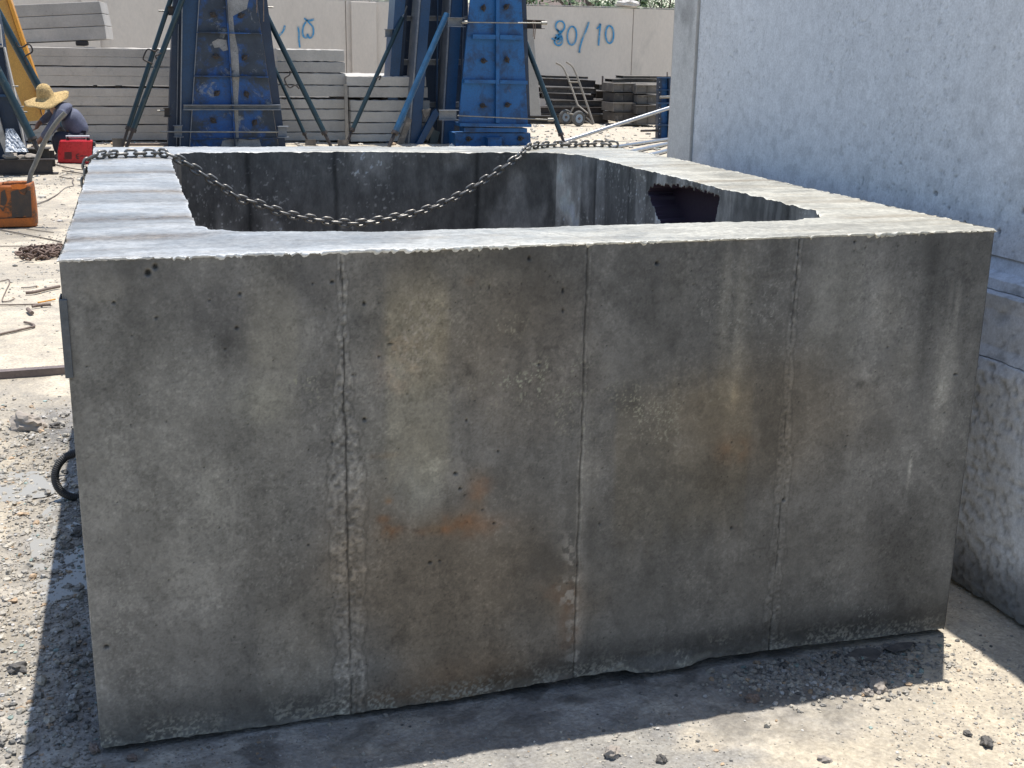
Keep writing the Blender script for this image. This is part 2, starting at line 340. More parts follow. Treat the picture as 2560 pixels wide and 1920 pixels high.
def rect(px0, py0, px1, py1, c, s, soft=.012):
    """a trowel or form-board mark: a straight-edged patch with a frayed foot"""
    global col
    x0, z1_ = px_xz(px0, py0); x1, z0_ = px_xz(px1, py1); jj = .03 * (fb(40, 14, 4, int(px0)) - .5)
    w = sstep(x0 - soft, x0 + soft, U + jj * .3) * sstep(x1 + soft, x1 - soft, U + jj * .3) * sstep(z0_ - soft * 6, z0_ + soft * 6, Vv + jj * 3) * sstep(z1_ + soft * 5, z1_ - soft * 5, Vv + jj * 2) * s * (.6 + .8 * fb(10, 10, 4, int(py0)))
    col = col * (1 - w[..., None]) + col * np.array(c) * w[..., None]
for q in [(962, 700, 1122, 1190, (1.28, 1.25, 1.15), .8), (1024, 1198, 1106, 1282, (1.35, 1.38, 1.36), .75), (612, 660, 752, 1090, (1.20, 1.18, 1.12), .7), (1300, 640, 1452, 980, (.88, .87, .86), .7), (870, 640, 960, 860, (.80, .81, .82), .8), (1800, 640, 1870, 1030, (1.18, 1.17, 1.12), .6), (2030, 640, 2140, 900, (1.10, 1.10, 1.07), .7), (1545, 980, 1860, 1320, (1.08, 1.02, .90), .7), (500, 1180, 560, 1290, (1.12, 1.12, 1.1), .7), (1480, 1230, 1560, 1600, (.90, .90, .90), .7), (2180, 1180, 2260, 1560, (.86, .86, .87), .7), (640, 1500, 830, 1740, (1.10, 1.08, 1.03), .6)]: rect(*q)
rust = (.26, .105, .035)
# warm brown cast in the second bay, cooler first bay
blob(1150, 1500, 330, 330, tint(1.06, .90, .72), .9, 2); blob(1180, 1750, 300, 130, tint(.95, .80, .66), .8, 2); blob(1900, 1050, 330, 160, tint(1.14, 1.0, .82), .8, 1.5); blob(1300, 900, 200, 200, tint(1.02, .95, .88), .8, 2)
blob(1120, 760, 260, 260, tint(1.08, 1.0, .86), .7, 2); blob(450, 1150, 330, 420, tint(1.02, 1.03, 1.0), .6, 2)
blob(1040, 830, 85, 190, tint(1.22, 1.19, 1.10), .8, 4, .12); blob(1020, 1130, 120, 150, tint(1.2, 1.18, 1.08), .7, 2, .4)
blob(1000, 900, 60, 120, tint(1.35, 1.2, 1.12), .6, 2, .5, 30)
blob(690, 820, 90, 120, tint(1.35, 1.33, 1.25), .6, 2, .5); blob(650, 1010, 75, 60, tint(1.35, 1.35, 1.28), .7, 2, .5)
blob(560, 790, 120, 95, tint(.56, .56, .58), .85, 1.5, .8); blob(400, 860, 140, 90, tint(.72, .72, .72), .7, 1.5, .9); blob(590, 860, 50, 60, tint(.6, .6, .6), .8, 1.5, 1.)
blob(270, 720, 60, 40, tint(1.45, 1.42, 1.35), .7, 1.5, .5); blob(330, 760, 60, 220, tint(.85, .85, .85), .6)
blob(1000, 690, 130, 70, tint(.72, .72, .74), .8, 2, .5); blob(780, 700, 70, 90, tint(.78, .78, .80), .8, 2, .4); blob(1350, 720, 150, 90, tint(.85, .85, .85), .7)
for px, py, rx, ry, s in [(972, 1250, 9, 9, .8), (960, 1300, 16, 10, .7), (978, 1330, 26, 28, .8), (1150, 1305, 95, 32, .85), (1190, 1240, 26, 50, .65), (1080, 1325, 40, 12, .8), (1200, 1190, 30, 30, .5), (1820, 1118, 48, 30, .45), (960, 1140, 28, 8, .5), (1170, 705, 15, 12, .4), (1400, 1480, 40, 90, .35), (1420, 1600, 26, 120, .35), (1120, 1700, 160, 40, .15), (960, 1745, 60, 20, .3)]:
    blob(px, py, rx, ry, (1.12, .93, .74), s * .9, 1.0, .7); blob(px, py, rx * 1.1, ry * 1.1, rust, s * .45, 1.3, 1.2, 22)
# pale streaks where wash ran down
for px, py, rx, ry, s in [(1815, 760, 13, 190, 1.5), (1850, 800, 16, 200, 1.35), (1835, 930, 34, 90, 1.5), (1690, 940, 9, 60, 1.3), (1760, 940, 10, 50, 1.2), (1840, 990, 12, 25, 1.4), (2368, 900, 34, 95, 1.75), (2350, 1030, 30, 80, 1.65), (2395, 760, 8, 60, 1.6), (2378, 740, 7, 45, 1.4), (2275, 1170, 5, 32, 1.9), (2270, 1220, 4, 20, 1.6), (2220, 780, 55, 80, 1.3), (1450, 1250, 13, 190, 1.3), (1480, 1180, 22, 60, 1.4), (2270, 900, 40, 60, 1.25), (1700, 700, 40, 60, 1.12)]:
    blob(px, py, rx, ry, (s, s * .99, s * .96), .75, 1.7, .22)
# damp and dark patches
for px, py, rx, ry, s in [(2250, 1420, 95, 150, .62), (2420, 1330, 50, 190, .66), (2330, 640, 40, 70, .62), (2320, 800, 22, 180, .7), (2190, 1080, 60, 45, .72), (1770, 1180, 90, 40, .75), (1370, 1400, 65, 60, .72), (1340, 1520, 50, 60, .8), (1500, 1650, 200, 45, .66), (1850, 1600, 260, 42, .55), (2150, 1560, 170, 32, .5), (2380, 1600, 60, 40, .6), (760, 1760, 60, 25, .6), (500, 1770, 200, 40, .72), (1250, 1700, 180, 35, .66), (300, 1640, 40, 200, .8), (2150, 960, 14, 12, .45), (1640, 700, 18, 90, .8), (1560, 1500, 120, 60, .86), (1940, 700, 60, 120, .9)]:
    blob(px, py, rx, ry, (s, s, s), .85, 1.4, .55)
# lime speckle
def speckle(px, py, rx, ry, c, dens, fr=210):
    global col
    x0, z0 = px_xz(px, py); sc = px_s(px, py)
    w = np.exp(-(((U - x0) / (rx * sc)) ** 2 + ((Vv - z0) / (ry * sc)) ** 2) ** 1.3)
    w = w * sstep(dens, dens + .07, fb(fr, fr * .8, 3, int(px))) * sstep(.42, .6, fb(14, 14, 3, int(py)))
    w = w * .65; col = col * (1 - w[..., None]) + np.array(c) * w[..., None]
for a in [(1422, 1480, 28, 170, (.40, .36, .30), .50, 60), (1432, 1620, 20, 90, (.38, .35, .30), .48, 60), (1000, 850, 170, 120, (.40, .34, .27), .60), (1200, 880, 200, 160, (.34, .31, .22), .64), (1350, 950, 150, 60, (.42, .42, .30), .62), (1560, 1020, 260, 60, (.40, .38, .27), .635), (1650, 1060, 190, 70, (.36, .34, .25), .65), (780, 960, 90, 80, (.34, .33, .24), .62), (700, 1280, 300, 300, (.28, .27, .23), .70), (320, 1600, 70, 250, (.32, .31, .27), .62), (1900, 780, 350, 130, (.30, .29, .25), .68), (2150, 1500, 130, 180, (.30, .30, .26), .68)]:
    speckle(*a)
zrel = Vv - bot[:, None]
crust = sstep(.10, .0, zrel + .05 * (fb(5, 5, 3, 120) - .3)) * sstep(.49, .60, fb(170, 190, 3, 121)) * sstep(.38, .52, fb(16, 22, 3, 124)); col = col * (1 - .8 * crust[..., None]) + np.array([.33, .31, .25]) * .8 * crust[..., None]
fin = sstep(.035, .004, zrel + .02 * (fb(20, 20, 3, 126) - .5)) * (.35 + .65 * np.exp(-((U - 1.46) / .16) ** 4)) * sstep(.4, .6, fb(9, 30, 3, 127)); col = col * (1 - .7 * fin[..., None]) + np.array([.36, .345, .29]) * .7 * fin[..., None]
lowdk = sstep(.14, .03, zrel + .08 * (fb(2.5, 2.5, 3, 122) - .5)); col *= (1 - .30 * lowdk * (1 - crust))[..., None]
col *= (1 - .18 * sstep(1.02, 1.17, Vv) * sstep(.35, .6, fb(3, 2, 3, 123)))[..., None]
# relief
dy = .0012 * (fb(3, 3, 3, 130) - .5) + .0010 * (fb(25, 25, 4, 131) - .5)
for i, sx in enumerate(SEAMS):
    jag = sx + .006 * (fb(.01, 12, 4, 140 + i) - .5) + .004 * (fb(.01, 60, 2, 144 + i) - .5) - (.010 * sstep(.5, .9, Vv) if i == 2 else 0)
    d = np.abs(U - jag)
    wdt = [.0016 + .0008 * sstep(1, .6, Vv), .0022, .0014][i]
    amt = [sstep(.25, .45, fb(.01, 14, 3, 150)) * .7 + .3, np.full_like(U, .9), sstep(.3, .5, fb(.01, 10, 3, 152)) * .75 + .25][i]
    g = np.exp(-(d / wdt) ** 2) * amt; dy += .005 * g; col *= (1 - .72 * g)[..., None]
    halfw = [.012 + .024 * sstep(1.05, .55, Vv) * (.5 + fb(.01, 9, 3, 160)), .009, .012 + .012 * sstep(.8, .5, Vv)][i] * (.6 + .9 * fb(.01, 25, 3, 161 + i))
    zone = sstep(halfw, halfw * .75, d); grit = fb(120, 110, 3, 170 + i)
    a0 = [1., .45, .7][i]
    dy -= a0 * .004 * zone * (grit - .35); col *= (1 + a0 * zone * (1.7 * (grit - .47) + .10))[..., None]
    edge = np.exp(-((d - halfw) / .0022) ** 2); col *= (1 - .28 * edge * a0)[..., None]
wsh = sstep(1.2, 1.203, U) * sstep(1.235, 1.21, U) * sstep(.9, .6, Vv) * .35; col *= (1 + wsh)[..., None]
# fins along the bottom and a ragged lip
dy -= .008 * sstep(.05, .0, zrel) * (fb(30, 50, 4, 180) - .45) + .012 * np.exp(-((U - 1.46) / .1) ** 4) * sstep(.05, .01, zrel)
# air holes
holes = [(388, 667, 6, 7), (370, 682, 7, 8), (831, 705, 5, 4), (911, 759, 4, 5), (948, 757, 3, 2), (976, 860, 7, 3), (948, 892, 4, 3), (889, 939, 3, 2), (831, 1107, 3, 4), (912, 1049, 5, 5), (1324, 646, 4, 6), (1224, 718, 2, 6), (1408, 726, 3, 7), (1408, 777, 3, 5), (1348, 911, 4, 3), (1139, 1184, 5, 4), (1151, 1222, 4, 4), (1163, 1239, 4, 2), (1236, 1309, 4, 3), (1246, 1129, 3, 4), (1167, 1051, 3, 4), (1198, 640, 2, 3), (1376, 691, 3, 2), (1304, 710, 2, 2), (1644, 658, 5, 5), (600, 735, 4, 5), (284, 757, 4, 4), (390, 795, 5, 3), (592, 820, 5, 4), (2138, 605, 3, 4), (2165, 620, 2, 3), (266, 1618, 7, 5), (1076, 1407, 5, 4), (1100, 1403, 4, 3), (422, 1452, 3, 2), (1880, 760, 2, 3), (2390, 936, 6, 3), (2120, 1090, 3, 2), (1500, 1310, 3, 3), (1960, 1250, 4, 4), (1830, 1320, 3, 4)]
hs = [(px_xz(a, b), rx * px_s(a, b), ry * px_s(a, b)) for a, b, rx, ry in holes]
for _ in range(170):
    r = .0008 + .0016 * random.random() ** 2; hs.append(((random.uniform(.03, W - .03), random.uniform(.1, 1.17)), r * random.uniform(.8, 1.4), r * random.uniform(.8, 1.3)))
for (x0, z0), a, b in hs:
    i0, i1 = np.searchsorted(X[:, 0], [x0 - .03, x0 + .03]); sl_ = np.s_[i0:i1, :]
    dzz = Z[sl_] - z0; dxx = X[sl_] - x0; a = max(a, .0018); b = max(b, .0018)
    q = (dxx / a * (1 + .5 * (dzz / b) * .3)) ** 2 + (dzz / b) ** 2; w = np.exp(-q ** 2)
    dy[sl_] += w * min(a, b) * 1.6; col[sl_] *= (1 - .80 * w)[..., None]
# chipped corners
ce = .006 * fb(.01, 22, 4, 190) + .004 * fb(.01, 80, 2, 191)
chip = sstep(ce + .003, 0, U) + sstep(ce + .004, 0, W - U); dy += .0012 * np.clip(chip, 0, 1)
Xf = X.copy(); Xf[0, :] += .004 * fbm(Z[0] * 18, Z[0] * 0, 4, 195) ; Xf[-1, :] -= .007 * fbm(Z[0] * 15, Z[0] * 0, 4, 196)
for (px, py, amp, wd_) in [(2385, 1333, .010, .012), (2370, 1560, .012, .03), (2440, 870, .004, .03)]:
    zc = px_xz(px, py)[1]; Xf[-1, :] -= amp * np.exp(-((Z[-1] - zc) / wd_) ** 2)
for zc, amp, wd_ in [(.46, .008, .010), (.03, .012, .03), (.35, .003, .02)]: Xf[0, :] += amp * np.exp(-((Z[0] - zc) / wd_) ** 2)
FV = np.stack([Xf, dy + .0015, Z], 2); e0 = FV[:1].copy(); e0[..., 0] = 0; e0[..., 1] = .006; e1 = FV[-1:].copy(); e1[..., 0] = W; e1[..., 1] = .008
FV = np.concatenate([e0, FV, e1]); col = np.clip(col, .012, .7); col = np.concatenate([col[:1] * 1.25, col, col[-1:] * 1.2]); nx += 2
Vs = [FV.reshape(-1, 3)]; Fs = [gridF(nx, nz)]; Cs = [col.reshape(-1, 3)]; Ms = [np.zeros(len(Fs[0]), int)]
off = nx * nz
# rim ring
pairs = [((0, .47), (.304, .468)), ((0, 0), (.345, .385)), ((.405, 0), (.405, .338)), ((.75, 0), (.75, .281)), ((1.909, 0), (1.909, .265)), ((W, 0), (2.03, .335)), ((W, .45), (2.085, .451)),
         ((2.36, 2.18), (2.035, 2.178)), ((2.33, 2.69), (2.01, 2.34)), ((1.965, 2.715), (1.94, 2.425)), ((.589, 2.83), (.589, 2.60)), ((0, 2.872), (.345, 2.555)), ((0, 2.315), (.298, 2.315)), ((0, .47), (.304, .468))]
O, I, SG = [], [], []
for (o0, i0), (o1, i1) in zip(pairs, pairs[1:]):
    L = max(math.dist(o0, o1), math.dist(i0, i1)); n = max(2, int(L / .0042))
    for k_ in range(n):
        t = k_ / n; O.append([o0[j] + (o1[j] - o0[j]) * t for j in (0, 1)]); I.append([i0[j] + (i1[j] - i0[j]) * t for j in (0, 1)])
O = np.array(O); I = np.array(I); n = len(O); ts = np.linspace(0, 1, 64)
P = O[:, None] * (1 - ts[None, :, None]) + I[:, None] * ts[None, :, None]
rx_, ry_ = P[..., 0], P[..., 1]
jx = (fbm(rx_ * 7, ry_ * 7, 5, 201) - .5) * .018 + (fbm(rx_ * 90, ry_ * 90, 3, 203) - .5) * .004
wv = np.stack([jx, (fbm(rx_ * 7, ry_ * 7, 5, 202) - .5) * .018 + (fbm(rx_ * 90, ry_ * 90, 3, 204) - .5) * .004], 2)
P = P + wv * (np.clip(np.minimum(ts, 1 - ts) * -16 + 1, 0, 1))[None, :, None]
P[:, 0] = np.where((O[:, 1] < .001)[:, None] & np.array([False, True])[None], np.minimum(P[:, 0], -.0003 - .0045 * sstep(.45, .75, fbm(O[:, :1] * 110, O[:, :1] * 0, 3, 207))), P[:, 0])
ex, ey = P[..., 0], P[..., 1]
zt = H + .006 * (fbm(ex * 3, ey * 3, 4, 210) - .5) + .0035 * (fbm(ex * 12, ey * 45, 4, 211) - .5) + .002 * (fbm(ex * 110, ey * 110, 3, 212) - .5)
side = sstep(.40, .27, ex) + .45 * sstep(2.0, 2.1, ex); bandm = 0
for yb in (.28, .62, 1.22, 1.80, 2.36): bandm = bandm + np.exp(-((ey - yb - .03 * (fbm(ex * 4, ey * 0, 3, 5) - .5)) / (.030 + .022 * (ex < 1))) ** 2)
bandm = np.clip(bandm * side, 0, 1) * (.5 + .8 * fbm(ex * 9, ey * 30, 3, 214))
zt += -.0012 * bandm + .006 * bandm * (fbm(ex * 80, ey * 80, 3, 215) - .5)
zt -= .008 * np.exp(-((1 - ts) / .03))[None] * fbm(ex * 30, ey * 30, 3, 216) + .006 * np.exp(-(ts / .025))[None] * sstep(.45, .75, fbm(ex * 60, ey * 60, 3, 217))
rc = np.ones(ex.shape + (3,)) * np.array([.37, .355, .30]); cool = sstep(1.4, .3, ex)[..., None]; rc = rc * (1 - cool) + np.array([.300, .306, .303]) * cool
stk = sstep(.48, .66, fbm(ex * 3.2, ey * 26, 4, 226)); rc = rc * (1 - .14 * stk[..., None] * np.array([.8, 1., 1.25]))
rc = rc * (1 + .34 * (fbm(ex * 2.0, ey * 7, 5, 220) - .5) + .25 * (fbm(ex * 14, ey * 14, 4, 221) - .5) + .50 * (fbm(ex * 110, ey * 150, 3, 228) - .5) + .35 * (fbm(ex * 40, ey * 60, 3, 229) - .5))[..., None]
rc = rc * (1 - .62 * bandm[..., None] * np.array([.85, 1., 1.15])) * (1 + .6 * bandm * (fbm(ex * 130, ey * 130, 2, 218) - .5))[..., None] ; rc = rc * (1 - .25 * sstep(.52, .62, fbm(ex * 3, ey * 9, 4, 225)))[..., None]
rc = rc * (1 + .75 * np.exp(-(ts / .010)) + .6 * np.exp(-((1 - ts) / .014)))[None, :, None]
for xa in (.86, 1.12, 1.30): pass
cw = np.exp(-((ex - 1.10 - .55 * (.28 - ey)) / .004) ** 2) * (ey < .3); rc = rc * (1 - .4 * cw)[..., None]
V = np.stack([ex, ey, zt], 2)
# skirts: outer drop (a ragged lip) and inner walls
om = (O - np.array([W / 2, D / 2])) ; nrm = np.stack([np.where(O[:, 0] < .001, -1, np.where(O[:, 0] > 2.3, 1, 0)), np.where(O[:, 1] < .001, -1, np.where(O[:, 1] > 2.68, 1, 0))], 1)
drop = H - .002 - .0065 * sstep(.45, .75, fbm(O[:, 0] * 140, O[:, 1] * 140, 3, 230)) * sstep(.35, .6, fbm(O[:, 0] * 11, O[:, 1] * 11, 3, 231)) - .0015 * fbm(O[:, 0] * 40, O[:, 1] * 40, 3, 232)
lo1 = np.concatenate([P[:, 0] - nrm * 0, drop[:, None]], 1)
lo2 = np.concatenate([O - nrm * .004, (drop - .006)[:, None]], 1)
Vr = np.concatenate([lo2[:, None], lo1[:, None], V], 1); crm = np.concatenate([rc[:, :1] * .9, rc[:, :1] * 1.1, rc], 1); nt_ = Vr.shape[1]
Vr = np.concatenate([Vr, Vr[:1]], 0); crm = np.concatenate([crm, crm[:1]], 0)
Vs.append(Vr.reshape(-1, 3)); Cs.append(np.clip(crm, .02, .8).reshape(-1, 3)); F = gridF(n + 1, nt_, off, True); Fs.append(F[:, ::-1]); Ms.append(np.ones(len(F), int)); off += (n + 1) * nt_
# inner walls
tz = np.concatenate([np.linspace(0, .5, 130), np.linspace(.52, 1, 25)]); nzi = len(tz); Pi = P[:, -1]; Pi2 = I
wz = np.clip(tz * 25, 0, 1)
XY = Pi[:, None] * (1 - wz)[None, :, None] + Pi2[:, None] * wz[None, :, None]; zi = zt[:, -1][:, None] * (1 - tz)[None] + 0.0 * tz[None]
sarc = np.concatenate([[0], np.cumsum(np.hypot(*np.diff(I, axis=0).T))])[:, None] + 0 * zi
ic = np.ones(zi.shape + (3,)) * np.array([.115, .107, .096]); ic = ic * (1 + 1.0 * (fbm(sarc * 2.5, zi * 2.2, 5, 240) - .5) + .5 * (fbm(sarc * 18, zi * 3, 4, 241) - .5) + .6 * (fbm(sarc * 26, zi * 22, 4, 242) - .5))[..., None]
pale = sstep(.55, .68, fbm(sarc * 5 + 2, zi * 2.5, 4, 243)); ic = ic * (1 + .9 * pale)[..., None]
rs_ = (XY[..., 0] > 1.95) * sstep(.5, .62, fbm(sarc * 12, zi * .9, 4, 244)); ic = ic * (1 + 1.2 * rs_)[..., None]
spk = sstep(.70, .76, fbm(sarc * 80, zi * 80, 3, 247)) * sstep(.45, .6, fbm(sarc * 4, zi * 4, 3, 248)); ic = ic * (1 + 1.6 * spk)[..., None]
for xs in (.62, .985, 1.60):
    ic *= (1 - .6 * np.exp(-((XY[..., 0] - xs - .01 * (fbm(zi * 8, zi * 0, 3, 245) - .5)) / .012) ** 2) * (XY[..., 1] > 2.2))[..., None]
for ys in (.6, 1.2, 1.8, 2.15): ic *= (1 - .5 * np.exp(-((XY[..., 1] - ys) / .01) ** 2) * ((XY[..., 0] > 1.95) | (XY[..., 0] < .35)))[..., None]
Vi = np.concatenate([XY, zi[..., None]], 2); Vi = np.concatenate([Vi, Vi[:1]], 0); ic = np.concatenate([ic, ic[:1]], 0)
# the knocked-out opening in the right-hand inner wall: lower the wall skin back round its outline
Xo = 2.055
oc = [onX(px, py, Xo) for px, py in [(1622, 476), (1640, 462), (1700, 465), (1760, 480), (1790, 499), (1780, 545), (1770, 600), (1668, 600), (1652, 556), (1634, 510)]]
opoly = np.array([(p[1], p[2]) for p in oc])
def inpoly(y, z, poly):
    ins = np.zeros(y.shape, bool); m_ = len(poly)
    for i in range(m_):
        (a, b), (c_, d_) = poly[i], poly[(i + 1) % m_]
        ins ^= ((b > z) != (d_ > z)) & (y < (c_ - a) * (z - b) / (d_ - b + 1e-9) + a)
    return ins
yy = Vi[..., 1] + .02 * (fbm(Vi[..., 1] * 30, Vi[..., 2] * 30, 3, 250) - .5); zz = Vi[..., 2] + .03 * (fbm(Vi[..., 1] * 60, Vi[..., 2] * 20, 3, 251) - .5)
ins = inpoly(yy, zz, opoly) & (Vi[..., 0] > 1.95)
Vi[..., 0] += .10 * ins
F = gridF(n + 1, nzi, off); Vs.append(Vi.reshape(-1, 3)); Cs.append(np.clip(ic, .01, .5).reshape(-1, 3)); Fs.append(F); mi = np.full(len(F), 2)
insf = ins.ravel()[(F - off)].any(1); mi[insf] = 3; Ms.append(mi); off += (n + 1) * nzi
# remaining outer walls, down to the ground
ob = [(0.0, 0.006), (0.0, 2.87), (2.33, 2.688), (W, .008)]
for (a, b), (c_, d_) in zip(ob, ob[1:]):
    na, nb = 60, 40; t1, t2 = np.meshgrid(np.linspace(0, 1, na), np.linspace(0, 1, nb), indexing='ij')
    xx = a + (c_ - a) * t1; yy = b + (d_ - b) * t1; zz = (H - .004) * t2 + .004
    ns = (fbm(xx * 9 + yy * 9, zz * 9, 4, 260) - .5) * .004; nn = np.array([-(d_ - b), (c_ - a)]) / math.hypot(d_ - b, c_ - a)
    VV = np.stack([xx + nn[0] * ns, yy + nn[1] * ns, zz], 2); Vs.append(VV.reshape(-1, 3))
    cc = np.ones((na, nb, 3)) * np.array([.16, .155, .14]) * (1 + .5 * (fbm(xx * 3 + yy * 3, zz * 3, 4, 262) - .5))[..., None]; Cs.append(cc.reshape(-1, 3))
    F = gridF(na, nb, off); Fs.append(F[:, ::-1]); Ms.append(np.zeros(len(F), int)); off += na * nb
def cast(name, rough, spec, fine, bst, bd, pits=True, lo=.72, hi=1.28, streaky=1.):
    m, nt, bs = newmat(name); at = N(nt, 'ShaderNodeAttribute', attribute_name='Col'); v = coords(nt, (1, 1, streaky), rnd=False)
    f1 = noisen(nt, v, fine, 8, .75); f2 = noisen(nt, v, fine * 4.5, 4, .7)
    c = mixc(nt, at.outputs['Color'], mixc(nt, (lo,) * 3, (hi,) * 3, ramp(nt, f1, .32, .68)), 1., 'MULTIPLY')
    c = mixc(nt, c, mixc(nt, (.85,) * 3, (1.15,) * 3, ramp(nt, f2, .3, .7)), 1., 'MULTIPLY')
    if pits:
        vo = voro(nt, v, 55); c = mixc(nt, c, (.02, .02, .02), ramp(nt, vo.outputs['Distance'], .035, .02, 0, .8))
    nt.links.new(c, bs.inputs['Base Color']); nt.links.new(ramp(nt, noisen(nt, v, 6, 6, .6), .35, .65, rough - .1, rough + .1), bs.inputs['Roughness'])
    bs.inputs['Specular IOR Level'].default_value = spec
    b = bump(nt, bs, f1, bst, bd); bump(nt, bs, f2, bst * .6, bd * .4, b); return m
mface = cast('damp_cast_concrete', .72, .4, 38, .35, .003, lo=.84, hi=1.16); mrim = cast('trowelled_rim_concrete', .42, .55, 55, .55, .003, lo=.78, hi=1.2)
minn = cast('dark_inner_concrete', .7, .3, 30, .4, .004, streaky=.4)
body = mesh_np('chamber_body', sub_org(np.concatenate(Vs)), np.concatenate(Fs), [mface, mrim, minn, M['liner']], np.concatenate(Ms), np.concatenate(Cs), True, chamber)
b = MB()      # steel edge plate let into the near left corner
z0, z1 = px_xz(168, 945)[1], px_xz(168, 748)[1]
b.box(-.007, .010, -.0045, .004, z0, z1); b.box(-.0075, -.004, .0045, .07, z0, z1); b.build('edge_plate', 'plate', chamber, bevel=.0015)
# ================================================================== THE TALL WHITE CONCRETE WALL ON THE RIGHT
tw = empty('precast_tank_wall', (2.75, 1.0, 0), 'tall pale bluish-white precast concrete wall with stepped base, right of the chamber', 'concrete wall')
XU, XL, XB = 2.70, 2.66, 2.60; YN, YF = -4.0, 2.87; ZT = 2.12
def wallgrid(name, x, y0, y1, z0, z1, ny, nzz, c0, f, mat, parent):
    Yg, Zg = np.meshgrid(np.linspace(y0, y1, ny), np.linspace(z0, z1, nzz), indexing='ij'); dx, cm = f(Yg, Zg)
    V = np.stack([x + dx - 2.75, Yg - 1.0, Zg], 2).reshape(-1, 3); cc = np.ones(Yg.shape + (3,)) * np.array(c0) * cm[..., None]
    return mesh_np(name, V, gridF(ny, nzz, 0, False)[:, ::-1], [mat], col=np.clip(cc, .02, .85).reshape(-1, 3), parent=parent)
mwhite = cast('pale_precast_concrete', .8, .3, 26, .35, .004, lo=.86, hi=1.1)
def fu(y, z):
    pock = sstep(.68, .76, fbm(y * 85, z * 60, 3, 301)) * sstep(.42, .68, fbm(y * 3.5, z * 3, 4, 302) + .22 * sstep(1.7, 1.1, z) * sstep(1.9, .9, y))
    big = sstep(.80, .86, fbm(y * 30 + 5, z * 26, 2, 303)) * sstep(1.55, 1.15, z) * sstep(1.6, 1.0, y)
    gr = sstep(.5, .66, fbm(y * 22, z * 22, 5, 304)) * sstep(1.75, 1.2, z + .4 * (fbm(y * 2, z * 2, 3, 305) - .5))
    up = sstep(.56, .70, fbm(y * 55, z * 30, 3, 309)) * .05
    c = 1 + .20 * (fbm(y * 2, z * .8, 4, 306) - .5) + .12 * (fbm(y * 9, z * .7, 4, 310) - .5) - .22 * pock - .55 * big - .13 * gr - up
    return .002 * pock + .005 * big + .0015 * (fbm(y * 8, z * 8, 4, 307) - .5), c
wc = (.66, .675, .695)
wallgrid('wall_panel', XU, YN, 2.615, 1.045, ZT, 1100, 260, wc, fu, mwhite, tw)
wallgrid('end_pilaster', XU - .012, 2.622, YF, .05, ZT, 40, 120, (.52, .515, .50), lambda y, z: (.001 * fbm(y * 9, z * 9, 3, 1), 1 - .3 * sstep(.5, .7, fbm(y * 7, z * 5, 4, 320)) * sstep(1.4, 1.6, z) + .15 * (fbm(y * 9, z * 5, 4, 3) - .5)), mwhite, tw)
b = MB(); b.box(XU - .011, XU + .9, 2.6165, 2.6215, .0, ZT); b.box(XU + .012, XU + .9, YN, 2.8695, .0, ZT - .004); b.box(XU - .011, XU + .011, 2.8705, 2.88, .0, ZT); b.build('wall_core', M['slab'], tw)
def fl(y, z):
    k = sstep(.55, .75, fbm(y * 30, z * 30, 3, 331)); return .002 * (fbm(y * 14, z * 14, 4, 332) - .5) + .004 * k, 1 - .3 * k + .3 * (fbm(y * 5, z * 5, 4, 333) - .5)
def prof(name, pts, c0, f, ny=420):
    """a run of stepped profile along the wall: pts are (x,z)"""
    yl = np.linspace(YN, 2.61, ny); s = [0]
    for a, b_ in zip(pts, pts[1:]): s.append(s[-1] + math.dist(a, b_))
    q = np.linspace(0, s[-1], max(8, int(s[-1] / .009))); q = np.unique(np.concatenate([q, s])); xs = np.interp(q, s, [p[0] for p in pts]); zs = np.interp(q, s, [p[1] for p in pts])
    Yg, Qg = np.meshgrid(yl, q, indexing='ij'); dx, cm = f(Yg, Qg)
    V = np.stack([np.broadcast_to(xs, Yg.shape) + dx - 2.75, Yg - 1, np.broadcast_to(zs, Yg.shape) + dx * .3], 2).reshape(-1, 3)
    cc = np.ones(Yg.shape + (3,)) * np.array(c0) * cm[..., None]
    return mesh_np(name, V, gridF(len(yl), len(q))[:, ::-1], [mwhite], col=np.clip(cc, .02, .85).reshape(-1, 3), parent=tw)
prof('ledge', [(2.645, .955), (2.652, .985), (2.695, 1.0), (2.71, 1.044)], (.55, .58, .62), fl)
prof('base_course', [(2.615, .755), (2.628, .79), (2.632, .90), (2.625, .945), (2.66, .957)], (.55, .57, .60), fl)
def fbse(y, q):
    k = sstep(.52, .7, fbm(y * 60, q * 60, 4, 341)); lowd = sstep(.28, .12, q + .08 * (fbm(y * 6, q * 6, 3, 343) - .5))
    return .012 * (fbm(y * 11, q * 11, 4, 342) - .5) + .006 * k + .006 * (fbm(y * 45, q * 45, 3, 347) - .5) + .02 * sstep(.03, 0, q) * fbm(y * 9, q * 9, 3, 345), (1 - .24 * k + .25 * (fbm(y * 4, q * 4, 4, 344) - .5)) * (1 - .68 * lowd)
prof('rough_base', [(2.66, .006), (2.603, .012), (2.592, .05), (2.598, .40), (2.600, .72), (2.612, .752), (2.66, .758)], (.60, .61, .62), fbse, 900)
